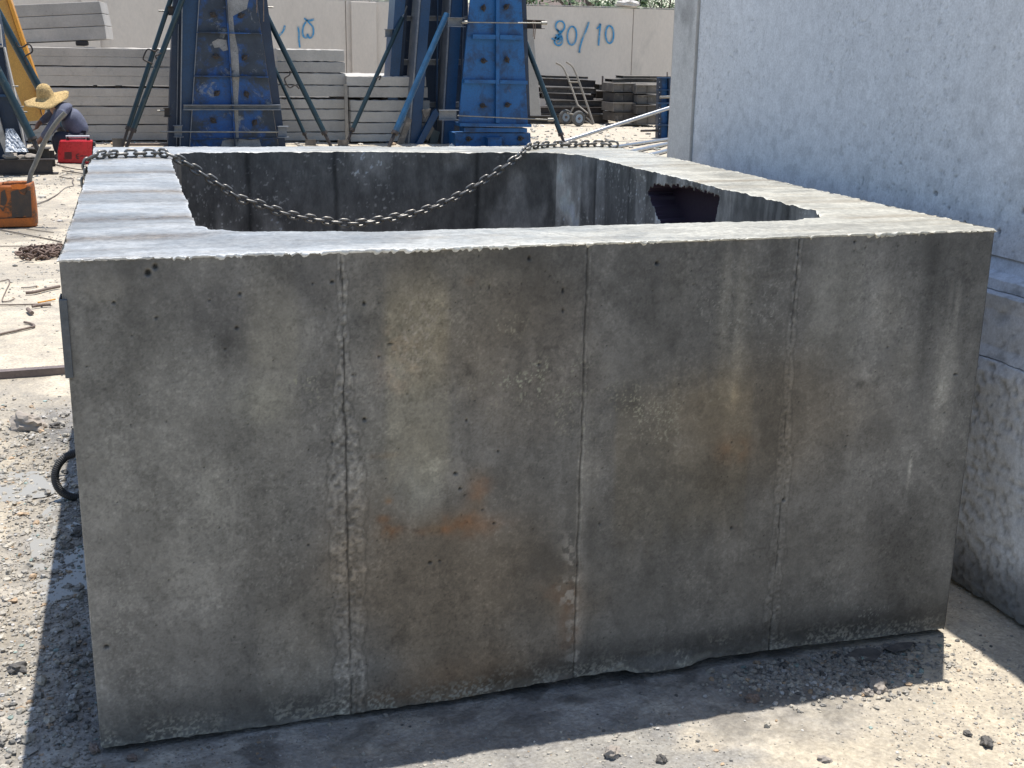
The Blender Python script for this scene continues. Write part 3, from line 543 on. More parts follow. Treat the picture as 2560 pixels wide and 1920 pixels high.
# ================================================================== THE CHAINS
def link_mesh(name, Lc, Wc, r, ns=8, mat=None, seg=9):
    pts = []; R = Wc / 2; s = (Lc - Wc) / 2
    for i in range(ns + 1): a = -PI / 2 + PI * i / ns; pts.append((s + R * math.cos(a), R * math.sin(a), 0))
    for i in range(ns + 1): a = PI / 2 + PI * i / ns; pts.append((-s + R * math.cos(a), R * math.sin(a), 0))
    n_ = len(pts); V = []; F = []
    for i, p in enumerate(pts):
        t = (Vector(pts[(i + 1) % n_]) - Vector(pts[i - 1])).normalized(); u = Vector((0, 0, 1)); w = t.cross(u)
        for k_ in range(seg): a = 2 * PI * k_ / seg; V.append(tuple(Vector(p) + (u * math.cos(a) + w * math.sin(a)) * r))
    for i in range(n_):
        for k_ in range(seg): F.append((i * seg + k_, i * seg + (k_ + 1) % seg, ((i + 1) % n_) * seg + (k_ + 1) % seg, ((i + 1) % n_) * seg + k_))
    me = bpy.data.meshes.new(name); me.from_pydata(V, [], F); me.polygons.foreach_set('use_smooth', [True] * len(F)); me.materials.append(M[mat or 'chain']); me.update(); return me
def put_link(me, root, p, t, roll, first=[None]):
    o = bpy.data.objects.new('link', me); C.objects.link(o); o.parent = root
    t = Vector([float(a) for a in t]).normalized(); upv = Vector((0, 0, 1)); sd = t.cross(upv).normalized() if abs(t.z) < .98 else Vector((0, 1, 0)); up2 = sd.cross(t)
    a = math.radians(roll); y = sd * math.cos(a) + up2 * math.sin(a); z = t.cross(y)
    R = Matrix((t, y, z)).transposed().to_4x4(); o.matrix_local = Matrix.Translation(Vector([float(q) for q in p]) - ORG[root.name]) @ R
HT = H + .014
A = onZ(423, 386, HT); Bp = onZ(1323, 367, HT); Bq = onY(1287, 398, 2.375)
nv = np.cross(Bq - A, [0, 0, 1.]); hang = []
for px, py in [(488, 423), (542, 458), (600, 496), (632, 504), (727, 537), (857, 557), (918, 555), (1034, 533), (1106, 508), (1164, 479), (1233, 436), (1287, 398)]:
    d = ray(px, py); hang.append(CP + d * (nv @ (A - CP)) / (nv @ d))
E0 = onZ(232, 390, HT); path = [E0 + np.array([-.035, -.03, -.19]), E0 + np.array([-.034, -.02, -.12]), E0 + np.array([-.030, -.01, -.05]), E0 + np.array([-.012, 0, -.010]), E0 + np.array([.03, .01, .004])] + [onZ(px, py, HT) for px, py in [(290, 385), (330, 384), (380, 383)]] + [A] + hang + [Bp] + [onZ(px, py, HT) for px, py in [(1370, 362), (1430, 361), (1490, 359), (1538, 361)]]
cv = curve3(path, 40); ln = np.concatenate([[0], np.cumsum([np.linalg.norm(b - a) for a, b in zip(cv, cv[1:])])])
chain = empty('steel_chain', A, 'long grey steel chain sagging across the open top of the concrete chamber', 'chain')
me = link_mesh('link', .0468, .0285, .0056); pitch = .0362; cv = np.array(cv); q = 0; i = 0
while q + pitch * .5 < ln[-1]:
    p = np.array([np.interp(q + pitch / 2, ln, cv[:, j]) for j in range(3)]); a = np.array([np.interp(max(0, q - .001), ln, cv[:, j]) for j in range(3)]); b_ = np.array([np.interp(q + pitch + .001, ln, cv[:, j]) for j in range(3)])
    put_link(me, chain, p, b_ - a, (8 if i % 2 else 78) + random.uniform(-9, 9)); q += pitch; i += 1
print('links', i)
c0 = onZ(105, 640); heap = empty('chain_heap', (c0[0], c0[1], 0), 'brown rusty chain heaped on the ground by the left side of the chamber', 'chain')
mh = link_mesh('heap_link', .060, .036, .0075, 7, 'rustchain', 8)
for i in range(96):
    u = random.uniform(-1, 1); w = random.gauss(0, .45); p = c0 + np.array([u * .19 + .02, w * .20, 0]); hh = max(.012, .055 * (1 - u * u * .6) * random.random() + .012)
    put_link(mh, heap, (p[0], p[1], hh), (random.uniform(-1, 1), random.uniform(-1, 1), random.uniform(-.35, .35)), random.uniform(0, 180))
for o in heap.children: o.name = 'link'
# ================================================================== THE YARD BEHIND
def P_(px, py, Y): return onY(px, py, Y)
def pipe(name, a, b, r, mat, parent, seg=10): return MB().tube([a, b], r, seg).build(name, mat, parent)
# ---- perimeter wall
YW = 25.; wz = 2.51
pw = empty('perimeter_wall', (6, YW + .1, 0), 'long beige concrete perimeter wall with blue spray-painted numbers behind the yard', 'wall')
b = MB()
rng = random.Random(3); xs = [-16, -7.2]; x = -7.2
cuts = [-9.5, -6.3, -3.6, -.6, 2.4, 4.75, 5.28, 8.45, 11.6, 15, 19, 24]
prev = -16.
for i, cx_ in enumerate(cuts):
    hh = wz + rng.uniform(-.012, .012); dpt = rng.uniform(-.01, .01)
    b.box(prev + .006, cx_ - .006, YW + dpt, YW + .16, -.1, hh); prev = cx_
b.build('wall_panel', 'wall', pw, bevel=.01)
b = MB()
for cx_ in (-9.5, -6.3, -3.6, -.6, 2.4, 8.45 - .9, 15):
    if cx_ == 7.55: continue
    b.box(cx_ - .16, cx_ + .16, YW - .10, YW - .0205, -.1, wz - .04)
b.box(4.86, 5.42, YW - .10, YW - .0205, -.1, wz - .015)
b.build('pilaster', 'wall', pw, bevel=.012)
b = MB()
b.box(-16, 24, YW + .0, YW + .15, wz + .014, wz + .03); b.build('coping', 'rubble', pw)
def ribbon(mb, pts, w, Y, n=6, close=False):
    Q = curve3([np.array([px, py, 0]) for px, py in pts], n); V = []; F = []
    for i, q in enumerate(Q):
        t = Q[min(i + 1, len(Q) - 1)] - Q[max(i - 1, 0)]; t = t / (np.linalg.norm(t) + 1e-9); nx_, ny_ = -t[1], t[0]; ww = w * (.75 + .4 * float(fbm(np.array(q[0] * .3), np.array(q[1] * .3), 2, 9)))
        V += [P_(q[0] + nx_ * ww, q[1] + ny_ * ww, Y), P_(q[0] - nx_ * ww, q[1] - ny_ * ww, Y)]
    for i in range(len(Q) - 1): F.append((2 * i, 2 * i + 1, 2 * i + 3, 2 * i + 2))
    mb.add(V, F)
def ell(cx_, cy_, rx, ry, a0=0, a1=360, n=14, rot=0):
    o = []
    for i in range(n + 1):
        a = math.radians(a0 + (a1 - a0) * i / n); ex, ey = rx * math.cos(a), ry * math.sin(a); r_ = math.radians(rot); o.append((cx_ + ex * math.cos(r_) - ey * math.sin(r_), cy_ + ex * math.sin(r_) + ey * math.cos(r_)))
    return o
k4 = lambda L: [(1280 + x / 4.148, y / 4.148) for x, y in L]; k2 = lambda L: [(280 + x / 3.568, y / 3.568) for x, y in L]
S8 = [k4(ell(500, 272, 46, 54, -90, 270)), k4([(525, 320), (500, 350), (465, 380), (440, 420), (455, 462), (495, 470), (522, 440), (518, 385), (490, 335), (465, 300)]), k4([(410, 398), (432, 408), (450, 420), (500, 380), (470, 385), (452, 400), (500, 412), (515, 420), (470, 440)]), k4([(452, 372), (480, 360), (512, 385), (470, 400), (500, 405)])]
S0 = [k4(ell(622, 370, 47, 96, -80, 285, rot=3)), k4([(798, 228), (770, 310), (735, 395), (708, 480), (698, 540)]), k4([(880, 300), (903, 278), (918, 250), (910, 320), (903, 400), (898, 476)]), k4(ell(1013, 358, 41, 90, -80, 285))]
SP = [k2([(1542, 228), (1533, 262), (1515, 295), (1488, 320)]), k2([(1660, 238), (1668, 300), (1668, 360), (1676, 425)]), k2([(1715, 162), (1735, 182), (1765, 184), (1802, 174)]), k2([(1728, 170), (1760, 205), (1792, 245), (1796, 295), (1782, 330), (1760, 338), (1745, 308), (1738, 335), (1712, 330), (1700, 290), (1708, 235), (1730, 195)]), k4([(690, 536), (700, 541), (706, 534)])]
h_ = MB(); g_ = MB()
for s_ in S8 + S0 + SP: ribbon(h_, s_, 2.6, YW - .016)
for s_ in S8 + S0 + SP: ribbon(g_, s_, 1.45, YW - .021)
h_.build('spray_halo', 'halo', pw); g_.build('spray_writing', 'spray', pw)
# rubble bag on the wall
def lump(c, rx, ry, rz, seed, sub=3, amp=.25):
    bm = bmesh.new(); bmesh.ops.create_icosphere(bm, subdivisions=sub, radius=1)
    for v in bm.verts:
        n_ = mnoise.noise(v.co * 1.6 + Vector((seed, seed * 2, 0))) + .5 * mnoise.noise(v.co * 5 + Vector((seed, 0, seed))); k_ = 1 + amp * n_
        v.co = Vector((v.co.x * rx * k_, v.co.y * ry * k_, max(v.co.z, -.75) * rz * k_))
    V = [tuple(Vector([float(q) for q in c]) + v.co) for v in bm.verts]; F = [tuple(v.index for v in f.verts) for f in bm.faces]; bm.free(); return V, F
c = P_(1569, 13.5, YW + .08); mb = MB(); mb.add(*lump((c[0], c[1], wz + .10), .29, .16, .085, 3, 4, .4), True)
tag(mb.build('sack', 'rubble', None, (c[0], c[1], wz + .03)), 'lumpy white sack lying on top of the perimeter wall', 'sack')
# ---- things beyond the wall: trees and a roof
def tree(x, y, h, cr, label, bare=False, seed=1, nleaf=1800, cz=.62):
    rg = random.Random(seed); t = empty('bare_tree' if bare else 'leafy_tree', (x, y, 0), label, 'tree', 'trees beyond the perimeter wall')
    mb = MB(); mb.tube([(x, y, -.1), (x + .05, y, h * .25), (x - .05, y + .05, h * .5)], [.16, .13, .09], 8); tips = []
    for i in range(18 if bare else 12):
        a = rg.uniform(0, 2 * PI); r = cr * rg.uniform(.4, 1); zt_ = h * rg.uniform(.6, .98); p1 = (x + r * .4 * math.cos(a), y + r * .4 * math.sin(a), h * rg.uniform(.45, .6)); p2 = (x + r * math.cos(a), y + r * math.sin(a), zt_)
        mb.tube([(x, y, h * rg.uniform(.25, .5)), p1, p2], [.06, .035, .012], 5); tips.append(p2)
        for j in range(7 if bare else 2):
            q = Vector(p2) + Vector((rg.uniform(-1, 1), rg.uniform(-1, 1), rg.uniform(-.2, .9))) * cr * .45; mb.tube([p1 if j % 2 else p2, q], [.015, .006], 4)
    mb.build('trunk', 'bark', t)
    if not bare:
        V = []; F = []; cl = [(Vector((x, y, h * cz)) + Vector((rg.gauss(0, 1), rg.gauss(0, 1), rg.gauss(0, .8))) * cr * .42, cr * rg.uniform(.18, .42)) for _ in range(26)]
        for i in range(nleaf):
            c_, r = rg.choice(cl); d = Vector((rg.gauss(0, 1), rg.gauss(0, 1), rg.gauss(0, 1))).normalized() * r * rg.uniform(.5, 1.1); c2 = c_ + d
            a = Vector((rg.gauss(0, 1), rg.gauss(0, 1), rg.gauss(0, 1))).normalized(); b_ = a.orthogonal().normalized(); s = rg.uniform(.05, .12)
            n_ = len(V); V += [tuple(c2 - a * s), tuple(c2 + b_ * s * .5), tuple(c2 + a * s), tuple(c2 - b_ * s * .5)]; F.append((n_, n_ + 1, n_ + 2, n_ + 3))
        MB().add(V, F).build('crown', 'leaf', t)
YT = 34.
for i, (px, Y, h, cr, bare, lab) in enumerate([(950, 33, 4.1, 1.6, False, 'green treetop showing above the wall left of the blue column forms'), (1345, 32, 3.3, 1.25, False, 'small green treetop just right of the bright blue column form'), (1450, 38, 5.2, 1.6, True, 'leafless tree with thin twigs above the perimeter wall'),
        (1515, 31, 3.6, 1.3, False, 'green treetop directly left of the white sack on the wall'), (1600, 33, 3.9, 1.35, False, 'dense green treetop behind the white sack on the wall'), (1665, 31, 3.8, 1.3, False, 'green treetop beside the pale concrete wall edge')]):
    p = P_(px, 20, Y); tree(p[0], p[1], h, cr, lab, bare, 11 + i)
p = P_(1399, 5, 45.); rf = empty('distant_house', (p[0], 45, 0), 'small distant house with a brown hipped roof beyond the wall', 'house')
q = 2.9; MB().box(p[0] - 1.6, p[0] + 1.6, 44, 48, -.1, q).build('wall', 'wall', rf)
MB().add([(p[0] - 1.9, 43.7, q + .01), (p[0] + 1.9, 43.7, q + .01), (p[0] + 1.9, 48.3, q + .01), (p[0] - 1.9, 48.3, q + .01), (p[0] - .3, 46, q + 1.6), (p[0] + .3, 46, q + 1.6)], [(0, 1, 5, 4), (2, 3, 4, 5), (1, 2, 5), (3, 0, 4), (3, 2, 1, 0)]).build('roof', 'roof', rf)
# ---- stacks of long concrete slabs
def slab(x0, x1, y0, y1, z0, z1, label, group, rz=0, mat='slab', line=True, seed=0):
    rg = random.Random(seed); L = x1 - x0; dpt = y1 - y0; h = z1 - z0; n_ = 24; V = []; F = []
    cx_, cy_ = (x0 + x1) / 2, (y0 + y1) / 2
    prf = [(-dpt / 2, .004), (-dpt / 2, h * .48)] + ([(-dpt / 2 + .008, h * .5)] if line else []) + [(-dpt / 2, h * .52), (-dpt / 2, h - .012), (-dpt / 2 + .012, h - .003), (dpt / 2, h - .003), (dpt / 2, .004)]
    for i in range(n_ + 1):
        x = -L / 2 + L * i / n_; 
        for j, (yy_, z_) in enumerate(prf):
            V.append((x + (rg.uniform(-.006, .006) if i in (0, n_) else 0), yy_ + rg.uniform(-.002, .002), z_ + (rg.uniform(-.006, .004) if z_ > h * .9 else rg.uniform(0, .004))))
    m_ = len(prf)
    for i in range(n_):
        for j in range(m_): F.append((i * m_ + j, i * m_ + (j + 1) % m_, (i + 1) * m_ + (j + 1) % m_, (i + 1) * m_ + j))
    F.append(tuple(range(m_ - 1, -1, -1))); F.append(tuple(n_ * m_ + j for j in range(m_)))
    o = MB().add(V, [f[::-1] for f in F]).build('concrete_slab', mat); o.location = (cx_, cy_, z0); o.rotation_euler.z = math.radians(rz)
    return tag(o, label, 'concrete slab', group)
YA, YB_, YC = 18.3, 18.0, 18.0
zA = lambda py, Y=YA, px=250: float(P_(px, py, Y)[2])
def rows(pys, Y, px): return [zA(a, Y, px) for a in pys]
ordn = ['top', 'second', 'third', 'fourth', 'fifth', 'sixth', 'seventh', 'eighth']
tie = lambda n_, i: ('topmost' if i == 0 else 'bottom' if i == n_ - 1 else ordn[i] + ' from the top')
sp = MB()
RA = [(119, 165.5), (166.5, 214), (219, 265), (266, 311), (312, 359)]
for i, (a, b_) in enumerate(RA):
    z1_, z0_ = rows((a, b_), YA, 250); x0 = -2.35 + .04 * (i % 3); slab(x0, 1.25 + .03 * (i % 2), YA, YA + .9, max(z0_, .03 if i == 4 else z0_), z1_, f'long grey concrete slab, {tie(5, i)} of the stack between worker and cement-caked form', 'slabs stacked behind the worker', 0, 'slab', True, i)
sz = rows((214, 219), YA, 250)
def spacer(x, y0, y1, z0, z1, label, w=.09, mat='timber', bev=.004):
    o = MB().box(x, x + w, y0, y1, z0 + .003, z1 - .003).build('spacer_block', mat, None, (x + w / 2, (y0 + y1) / 2, z0), bevel=bev); tag(o, label, 'spacer block')
for px, wd_, lab in [(288, .10, 'dark spacer block in the slab gap left of the cement-caked form'), (232, .05, 'narrow spacer in the slab gap above the straw hat')]:
    spacer(P_(px, 216, YA)[0], YA + .02, YA + .85, sz[1], sz[0], lab, wd_, 'dark')
for dxx in (-1.9, 1.0): spacer(dxx, YA + .05, YA + .85, 0, .03, 'timber bearer under the slab stack behind the worker, ' + ('left end' if dxx < 0 else 'right end'), .1)
RB = [(123, 153), (153.6, 181.5), (182.5, 212), (212.6, 242), (247.5, 272), (272.8, 300), (300.8, 329.5), (330.3, 357)]
for i, (a, b_) in enumerate(RB):
    z1_, z0_ = rows((a, b_), YB_, 780); xe = float(P_(863 + 1.2 * i, 250, YB_)[0]); slab(2.45, xe, YB_, YB_ + .75, max(z0_, .03), z1_, f'pale slim concrete slab, {tie(8, i)} of the tall stack between the two column forms', 'slabs stacked between the column forms', 0, 'slab2', False, 20 + i)
sz = rows((242, 247.5), YB_, 780); spacer(float(P_(838, 245, YB_)[0]), YB_ + .01, YB_ + .7, sz[1], sz[0], 'black spacer in the tall slab stack between the column forms', .16, 'dark')
RC = [(190, 215.5), (216.5, 244), (250, 277.5), (278.3, 306), (306.8, 334), (334.8, 361)]
for i, (a, b_) in enumerate(RC):
    z1_, z0_ = rows((a, b_), YC - .15, 920); x0 = float(P_(868 + (4 if i else 0), 250, YC - .15)[0]) + (.03 if i > 1 else 0); slab(x0, x0 + 1.35, YC - .15, YC + 1.9, max(z0_, .02), z1_, f'wide concrete slab, {tie(6, i)} of the low stack left of the dark blue frame', 'slabs in the low wide stack', 0, 'slab2', False, 40 + i)
sz = rows((244, 250), YC - .15, 920); spacer(float(P_(898, 245, YC)[0]), YC - .13, YC + 1.2, sz[1], sz[0], 'dark spacer in the low wide slab stack', .14, 'dark')
# leaning timber between them
a = P_(868, 362, 17.7); tp = P_(864, 212, 17.8); mb = MB(); mb.hexa([(a[0] - .03, 17.68, 0), (a[0] + .03, 17.68, 0), (a[0] + .03, 17.72, 0), (a[0] - .03, 17.72, 0)], [(tp[0] - .025, 17.78, tp[2]), (tp[0] + .025, 17.78, tp[2]), (tp[0] + .025, 17.82, tp[2]), (tp[0] - .025, 17.82, tp[2])])
tag(mb.build('timber_post', 'timber', None, (a[0], 17.7, 0)), 'thin brown timber standing against the corner between two slab stacks', 'timber')
# the tilted pile on top
zt0 = float(P_(200, 117, YA)[2]); 
tl = [((27, 13), (248, 3), (255, 33), (36, 43)), ((36, 44), (255, 34), (262, 64), (48, 73)), ((48, 74.5), (262, 65), (266, 98), (61, 106.5))]
for i, (A0, B0, C0, D0) in enumerate(tl):
    Y = YA + .15; mb = MB(); f = [P_(*q, Y) for q in (A0, B0, C0, D0)]; f[0] = f[0] + (f[0] - f[1]) * .25; f[3] = f[3] + (f[3] - f[2]) * .25; sh = np.array([.10, .75, -.01])
    mb.hexa([f[3], f[2], f[2] + sh, f[3] + sh], [f[0], f[1], f[1] + sh, f[0] + sh]); cc = sum(f) / 4
    tag(mb.build('concrete_slab', 'slab', None, (cc[0], cc[1] + .3, f[3][2]), bevel=.008), f'grey concrete slab, {["topmost", "middle one", "lowest"][i]} of the three tilted slabs at top left', 'concrete slab', 'tilted slabs at top left')
a, b_ = P_(190, 116, YA + .2), P_(218, 100.5, YA + .2); o = MB().box(a[0], b_[0], YA + .12, YA + .85, a[2] + .01, b_[2] - .012).build('spacer_block', 'dark', None, ((a[0] + b_[0]) / 2, YA + .4, a[2]), bevel=.02); tag(o, 'rounded black block holding up the three tilted slabs', 'spacer block')
a, b_ = P_(40, 116, YA + .2), P_(62, 107, YA + .2); o = MB().box(a[0], b_[0], YA + .12, YA + .85, a[2] + .01, b_[2] - .006).build('spacer_block', 'timber', None, ((a[0] + b_[0]) / 2, YA + .4, a[2]), bevel=.01); tag(o, 'left block under the tilted slabs, behind the yellow boom', 'spacer block')
# ---- helpers for steelwork drawn off the photo
def bar(mb, x0, y0, x1, y1, Y, th=.04): return mb.plate([(x0, y0), (x1, y0), (x1, y1), (x0, y1)], Y, th)
def channel(mb, x0, y0, x1, y1, Y, dp=.12, fl_=.008):    # a channel clamp: web and two lips that stand out towards us
    bar(mb, x0, y0, x1, y1, Y, .008); a, b2 = P_(x0, y0, Y), P_(x1, y1, Y)
    mb.box(a[0] - .02, b2[0] + .02, Y - dp, Y + .005, a[2] + .001, a[2] + fl_ + .001); mb.box(a[0] - .02, b2[0] + .02, Y - dp, Y + .005, b2[2] - fl_ - .001, b2[2] - .001)
def wingnut(px, py, Y, parent, seed, r=.035):
    rg = random.Random(seed); c_ = P_(px, py, Y); mb = MB(); a = rg.uniform(0, PI)
    mb.tube([c_, c_ + np.array([0, -.10, 0])], .012, 8); mb.tube([c_ + np.array([0, -.01, 0]), c_ + np.array([0, -.02, 0])], .045, 10); mb.tube([c_ + np.array([0, -.025, 0]), c_ + np.array([0, -.06, 0])], .022, 8)
    for s_ in (-1, 1):
        d = np.array([math.cos(a), 0, math.sin(a)]) * s_; mb.tube([c_ + np.array([0, -.042, 0]), c_ + d * r + np.array([0, -.05, 0]), c_ + d * r * 1.7 + np.array([0, -.055, 0])], [.012, .016, .01], 6)
    mb.build('wing_nut', 'dark', parent)
def prop(a, b_, r, label, mat='teal', foot=None, loop=None, thin=None, group='steel pipe props bracing the forms'):
    a = np.array(a); b_ = np.array(b_); t = empty('pipe_prop', b_, label, 'pipe prop', group)
    d = b_ - a
    MB().tube([a, a + d * .9], r, 12).build('outer_tube', mat, t); MB().tube([a + d * .88, b_], r * .62, 10).build('threaded_end', 'dark', t)
    MB().tube([a + d * .885, a + d * .905], r * 1.2, 12).build('collar', 'dark', t)
    if thin is not None: MB().tube([a, thin], r * .45, 8).build('upper_rod', 'rod', t)
    if loop is not None: MB().tube(curve3([P_(x, y, Y) for x, y, Y in loop], 6), .011, 8).build('handle_loop', 'dark', t)
    if foot is not None:
        x0, y0, x1, y1, Y = foot; p0, p1 = P_(x0, y0, Y), P_(x1, y1, Y); mb = MB(); mb.box(p0[0], p1[0], Y, Y + .008, max(p1[2], .0), p0[2]); mb.box(p0[0], p0[0] + .008, Y + .009, Y + .12, 0, p0[2] - .001); mb.box(p1[0] - .008, p1[0], Y + .009, Y + .12, 0, p0[2] - .001); mb.box(p0[0] - .04, p1[0] + .04, Y - .03, Y + .15, -.004, .006)
        mb.tube([((p0[0] + p1[0]) / 2 + .03, Y - .006, p0[2] - .03), ((p0[0] + p1[0]) / 2 + .03, Y + .13, p0[2] - .03)], .01, 8); mb.build('foot_bracket', 'oldsteel2', t)
    return t
# ---- column form 1 (cement-caked)
Y1 = 17.05
f1 = empty('column_form', P_(567, 369, Y1), 'tall tapered navy column form caked with grey cement', 'column form'); f1.location.z = 0; ORG[f1.name].z = 0
ext = lambda xb, yb, xt, yt, y: xb + (xt - xb) * (yb - y) / (yb - yt)
YTOP = -170
L_ = lambda y: ext(476, 361, 499, 0, y); R_ = lambda y: ext(695, 361, 641, 0, y); LL = lambda y: ext(420, 364, 433, 0, y); RR = lambda y: ext(714, 364, 668, 0, y)
Cc = lambda y: ext(588, 364, 566, 0, y)
MB().plate([(L_(371), 371), (R_(371), 371), (R_(YTOP), YTOP), (L_(YTOP), YTOP)], Y1, .05).build('front_panel', 'grimy', f1)
MB().plate([(451, 371), (L_(371) - 1, 371), (L_(YTOP) - 1, YTOP), (460, YTOP)], Y1 + .05, .3).build('left_stile', 'dblue', f1)
MB().plate([(R_(371) + 1, 371), (RR(371), 371), (RR(YTOP), YTOP), (R_(YTOP) + 1, YTOP)], Y1 + .03, .5).build('right_stile', 'navy', f1)
MB().plate([(LL(371), 371), (449, 371), (458, YTOP), (LL(YTOP), YTOP)], Y1 + .12, .6).build('side_frame', 'navy', f1)
mb = MB()
mb.plate([(449, 371), (452, 371), (460, YTOP), (457, YTOP)], Y1 - .02, .13); mb.plate([(L_(371) - 2, 371), (L_(371), 371), (L_(YTOP), YTOP), (L_(YTOP) - 2, YTOP)], Y1 - .04, .09); mb.plate([(440, 371), (442, 371), (447, 60), (445, 60)], Y1 + .08, .03)
mb.build('edge_strip', 'ribgrey', f1)
MB().plate([(Cc(371) - 1.5, 371), (Cc(371) + 1.5, 371), (Cc(YTOP) + 1.5, YTOP), (Cc(YTOP) - 1.5, YTOP)], Y1 - .09, .088).build('centre_rib', 'grimy', f1)
def shade(y): return Cc(y)
MB().plate([(Cc(345) + 3, 345), (Cc(345) + 10, 350), (Cc(250) + 14, 250), (Cc(190) + 21, 190), (Cc(130) + 22, 130), (Cc(80) + 15, 80), (Cc(40) + 14, 40), (Cc(20) + 50, 22), (Cc(5) + 55, 0), (Cc(-60) + 20, -60), (Cc(-60) + 2, -60)], Y1 - .006, .005).build('dried_cement', 'caked', f1)
MB().plate([(552, 371), (556, 352), (590, 345), (620, 350), (648, 348), (655, 371)], Y1 - .006, .005).build('dried_cement', 'caked', f1)
MB().plate([(530, 105), (545, 97), (566, 100), (570, 125), (558, 128), (548, 118), (536, 120)], Y1 - .006, .005).build('dried_cement', 'caked', f1)
for i, y in enumerate((81, 190, -60)):
    mb = MB(); mb.plate([(L_(y) - 2, y - 1), (R_(y) + 2, y + 1.5), (R_(y) + 2, y + 4), (L_(y) - 2, y + 1.5)], Y1 - .10, .1); mb.build('cross_rib', 'grimy', f1)
mb = MB(); mb.plate([(459, 262), (702, 262), (702, 264), (459, 264)], Y1 - .13, .12); mb.plate([(459, 264.3), (702, 264.3), (702, 273), (459, 273)], Y1 - .02, .015); mb.plate([(459, 273.3), (702, 273.3), (702, 275.5), (459, 275.5)], Y1 - .13, .12); mb.build('channel_bar', 'ribgrey', f1)
mb = MB(); mb.plate([(476, 346), (694, 344), (694, 347), (476, 349)], Y1 - .05, .05); mb.build('bottom_rib', 'grimy', f1)
for i, (x, y) in enumerate([(533, 37), (602, 39), (540, 141), (611, 144), (542, 233), (616, 235), (533, 301), (636, 306), (530, -70), (598, -70)]): wingnut(x, y, Y1 - .004, f1, i)
for (x0, y0, x1, y1) in [(436, 314, 455, 340), (695, 316, 717, 341)]: mb = MB(); channel(mb, x0, y0, x1, y1, Y1 - .1, .15); mb.build('clamp_channel', 'ribgrey', f1)
for (x0, x1, y, Y) in [(399, 696, 329.5, Y1 - .2), (393, 423, 277, Y1 + .2), (396, 424, 27, Y1 + .2), (668, 683, 18, Y1 + .1)]: pipe('tie_rod', P_(x0, y, Y), P_(x1, y + .5, Y), .013, 'rod', f1)
for (x0, y0, x1, y1) in [(411, 271, 424, 291), (421, 17, 433, 37)]: mb = MB(); channel(mb, x0, y0, x1, y1, Y1 + .1, .06); mb.build('clamp_end', 'dark', f1)
for (x, ya, yb) in [(642, -20, 32), (659, -20, 54)]: pipe('hanging_rod', P_(x, ya, Y1 - .08), P_(x, yb, Y1 - .08), .008, 'rebar', f1)
mb = MB(); bar(mb, 300, 359, 425, 365, Y1 + .2, .06); mb.build('sill_tube', 'rebar', f1)
prop(P_(452, -80, 17.3), P_(305, 368, 16.8), .036, 'thinner of the two teal pipe props left of the cement-caked form', foot=(280, 346, 309, 368, 16.85), loop=[(396, 122, 17.0), (388, 128, 17.0), (372, 123, 17), (365, 128, 17), (358, 146, 17), (362, 151, 17), (382, 160, 17)])
prop(P_(472, -45, 16.9), P_(316, 369, 16.5), .042, 'thicker dark teal pipe prop on the left of the cement-caked form', loop=[(392, 148, 16.6), (389, 140, 16.6), (396, 137, 16.6), (403, 132, 16.6)])
prop(P_(655, 15, 17.5), P_(829, 369, 16.9), .042, 'long dark teal pipe prop right of the cement-caked form', loop=[(725, 177, 17.1), (724, 187, 17.1), (712, 196, 17.1), (716, 210, 17.1), (725, 219, 17.1), (738, 213, 17.1), (748, 222, 17.1)])
prop(P_(670, 135, 17.9), P_(772, 358, 17.4), .030, 'short thin pipe prop right of the cement-caked form', foot=(765, 349, 790, 367, 17.3))
# ---- column form 2, bright blue
Y2 = 17.0
f2 = empty('column_form', P_(1235, 369, Y2), 'tall tapered bright blue steel column form with wing nuts', 'column form'); f2.location.z = 0; ORG[f2.name].z = 0
l2 = lambda y: ext(1146, 306, 1176, 0, y); r2 = lambda y: ext(1320, 312, 1304, 0, y)
MB().plate([(l2(306), 306), (r2(311), 311), (r2(YTOP), YTOP), (l2(YTOP), YTOP)], Y2, .05).build('front_panel', 'blue', f2)
MB().plate([(r2(312) + .6, 312), (1326, 312), (1310, YTOP), (r2(YTOP) + .6, YTOP)], Y2 + .02, .5).build('side_flange', 'navy', f2)
MB().plate([(1138, 333), (1326, 333), (1328, 371), (1140, 371)], Y2 - .02, .45).build('base_block', 'blue', f2)
mb = MB(); mb.plate([(1150, 307.5), (1329, 311), (1329, 318), (1150, 316)], Y2 - .10, .35); mb.plate([(1160, 319), (1318, 321), (1318, 331), (1160, 330)], Y2 - .06, .30); mb.build('base_ledge', 'blue', f2)
mb = MB(); mb.plate([(1240, 307), (1248.5, 307), (1249, YTOP), (1241, YTOP)], Y2 - .08, .078); mb.build('centre_rib', 'blue', f2)
for (x0, x1, y0, y1) in [(1182, 1308, 86, 97), (1161, 1319, 199, 208), (1190, 1306, -70, -60)]:
    mb = MB(); mb.plate([(x0, y0), (1239.4, y0 + 1), (1239.4, y1 + 1), (x0, y1)], Y2 - .07, .069); mb.plate([(1249.8, y0 + 1), (x1, y0 + 3), (x1, y1 + 3), (1249.8, y1 + 1)], Y2 - .07, .069); mb.build('cross_rib', 'blue', f2)
for i, (x, y) in enumerate([(1208, 20), (1265, 17), (1208, 152), (1267, 149), (1206, 264), (1268, 262), (1171, 347), (1300, 346), (1215, -90), (1265, -90)]): wingnut(x, y, Y2 - (.024 if y > 340 else .004), f2, 50 + i)
a, b_ = P_(1220, 346, Y2 - .2), P_(1254, 368, Y2 - .2); mb = MB(); mb.box(a[0], b_[0], Y2 - .2, Y2 - .022, 0, a[2]); mb.box(a[0] - .02, b_[0] + .02, Y2 - .21, Y2 - .03, a[2] + .002, a[2] + .015); mb.build('foot_tube', 'blue', f2)
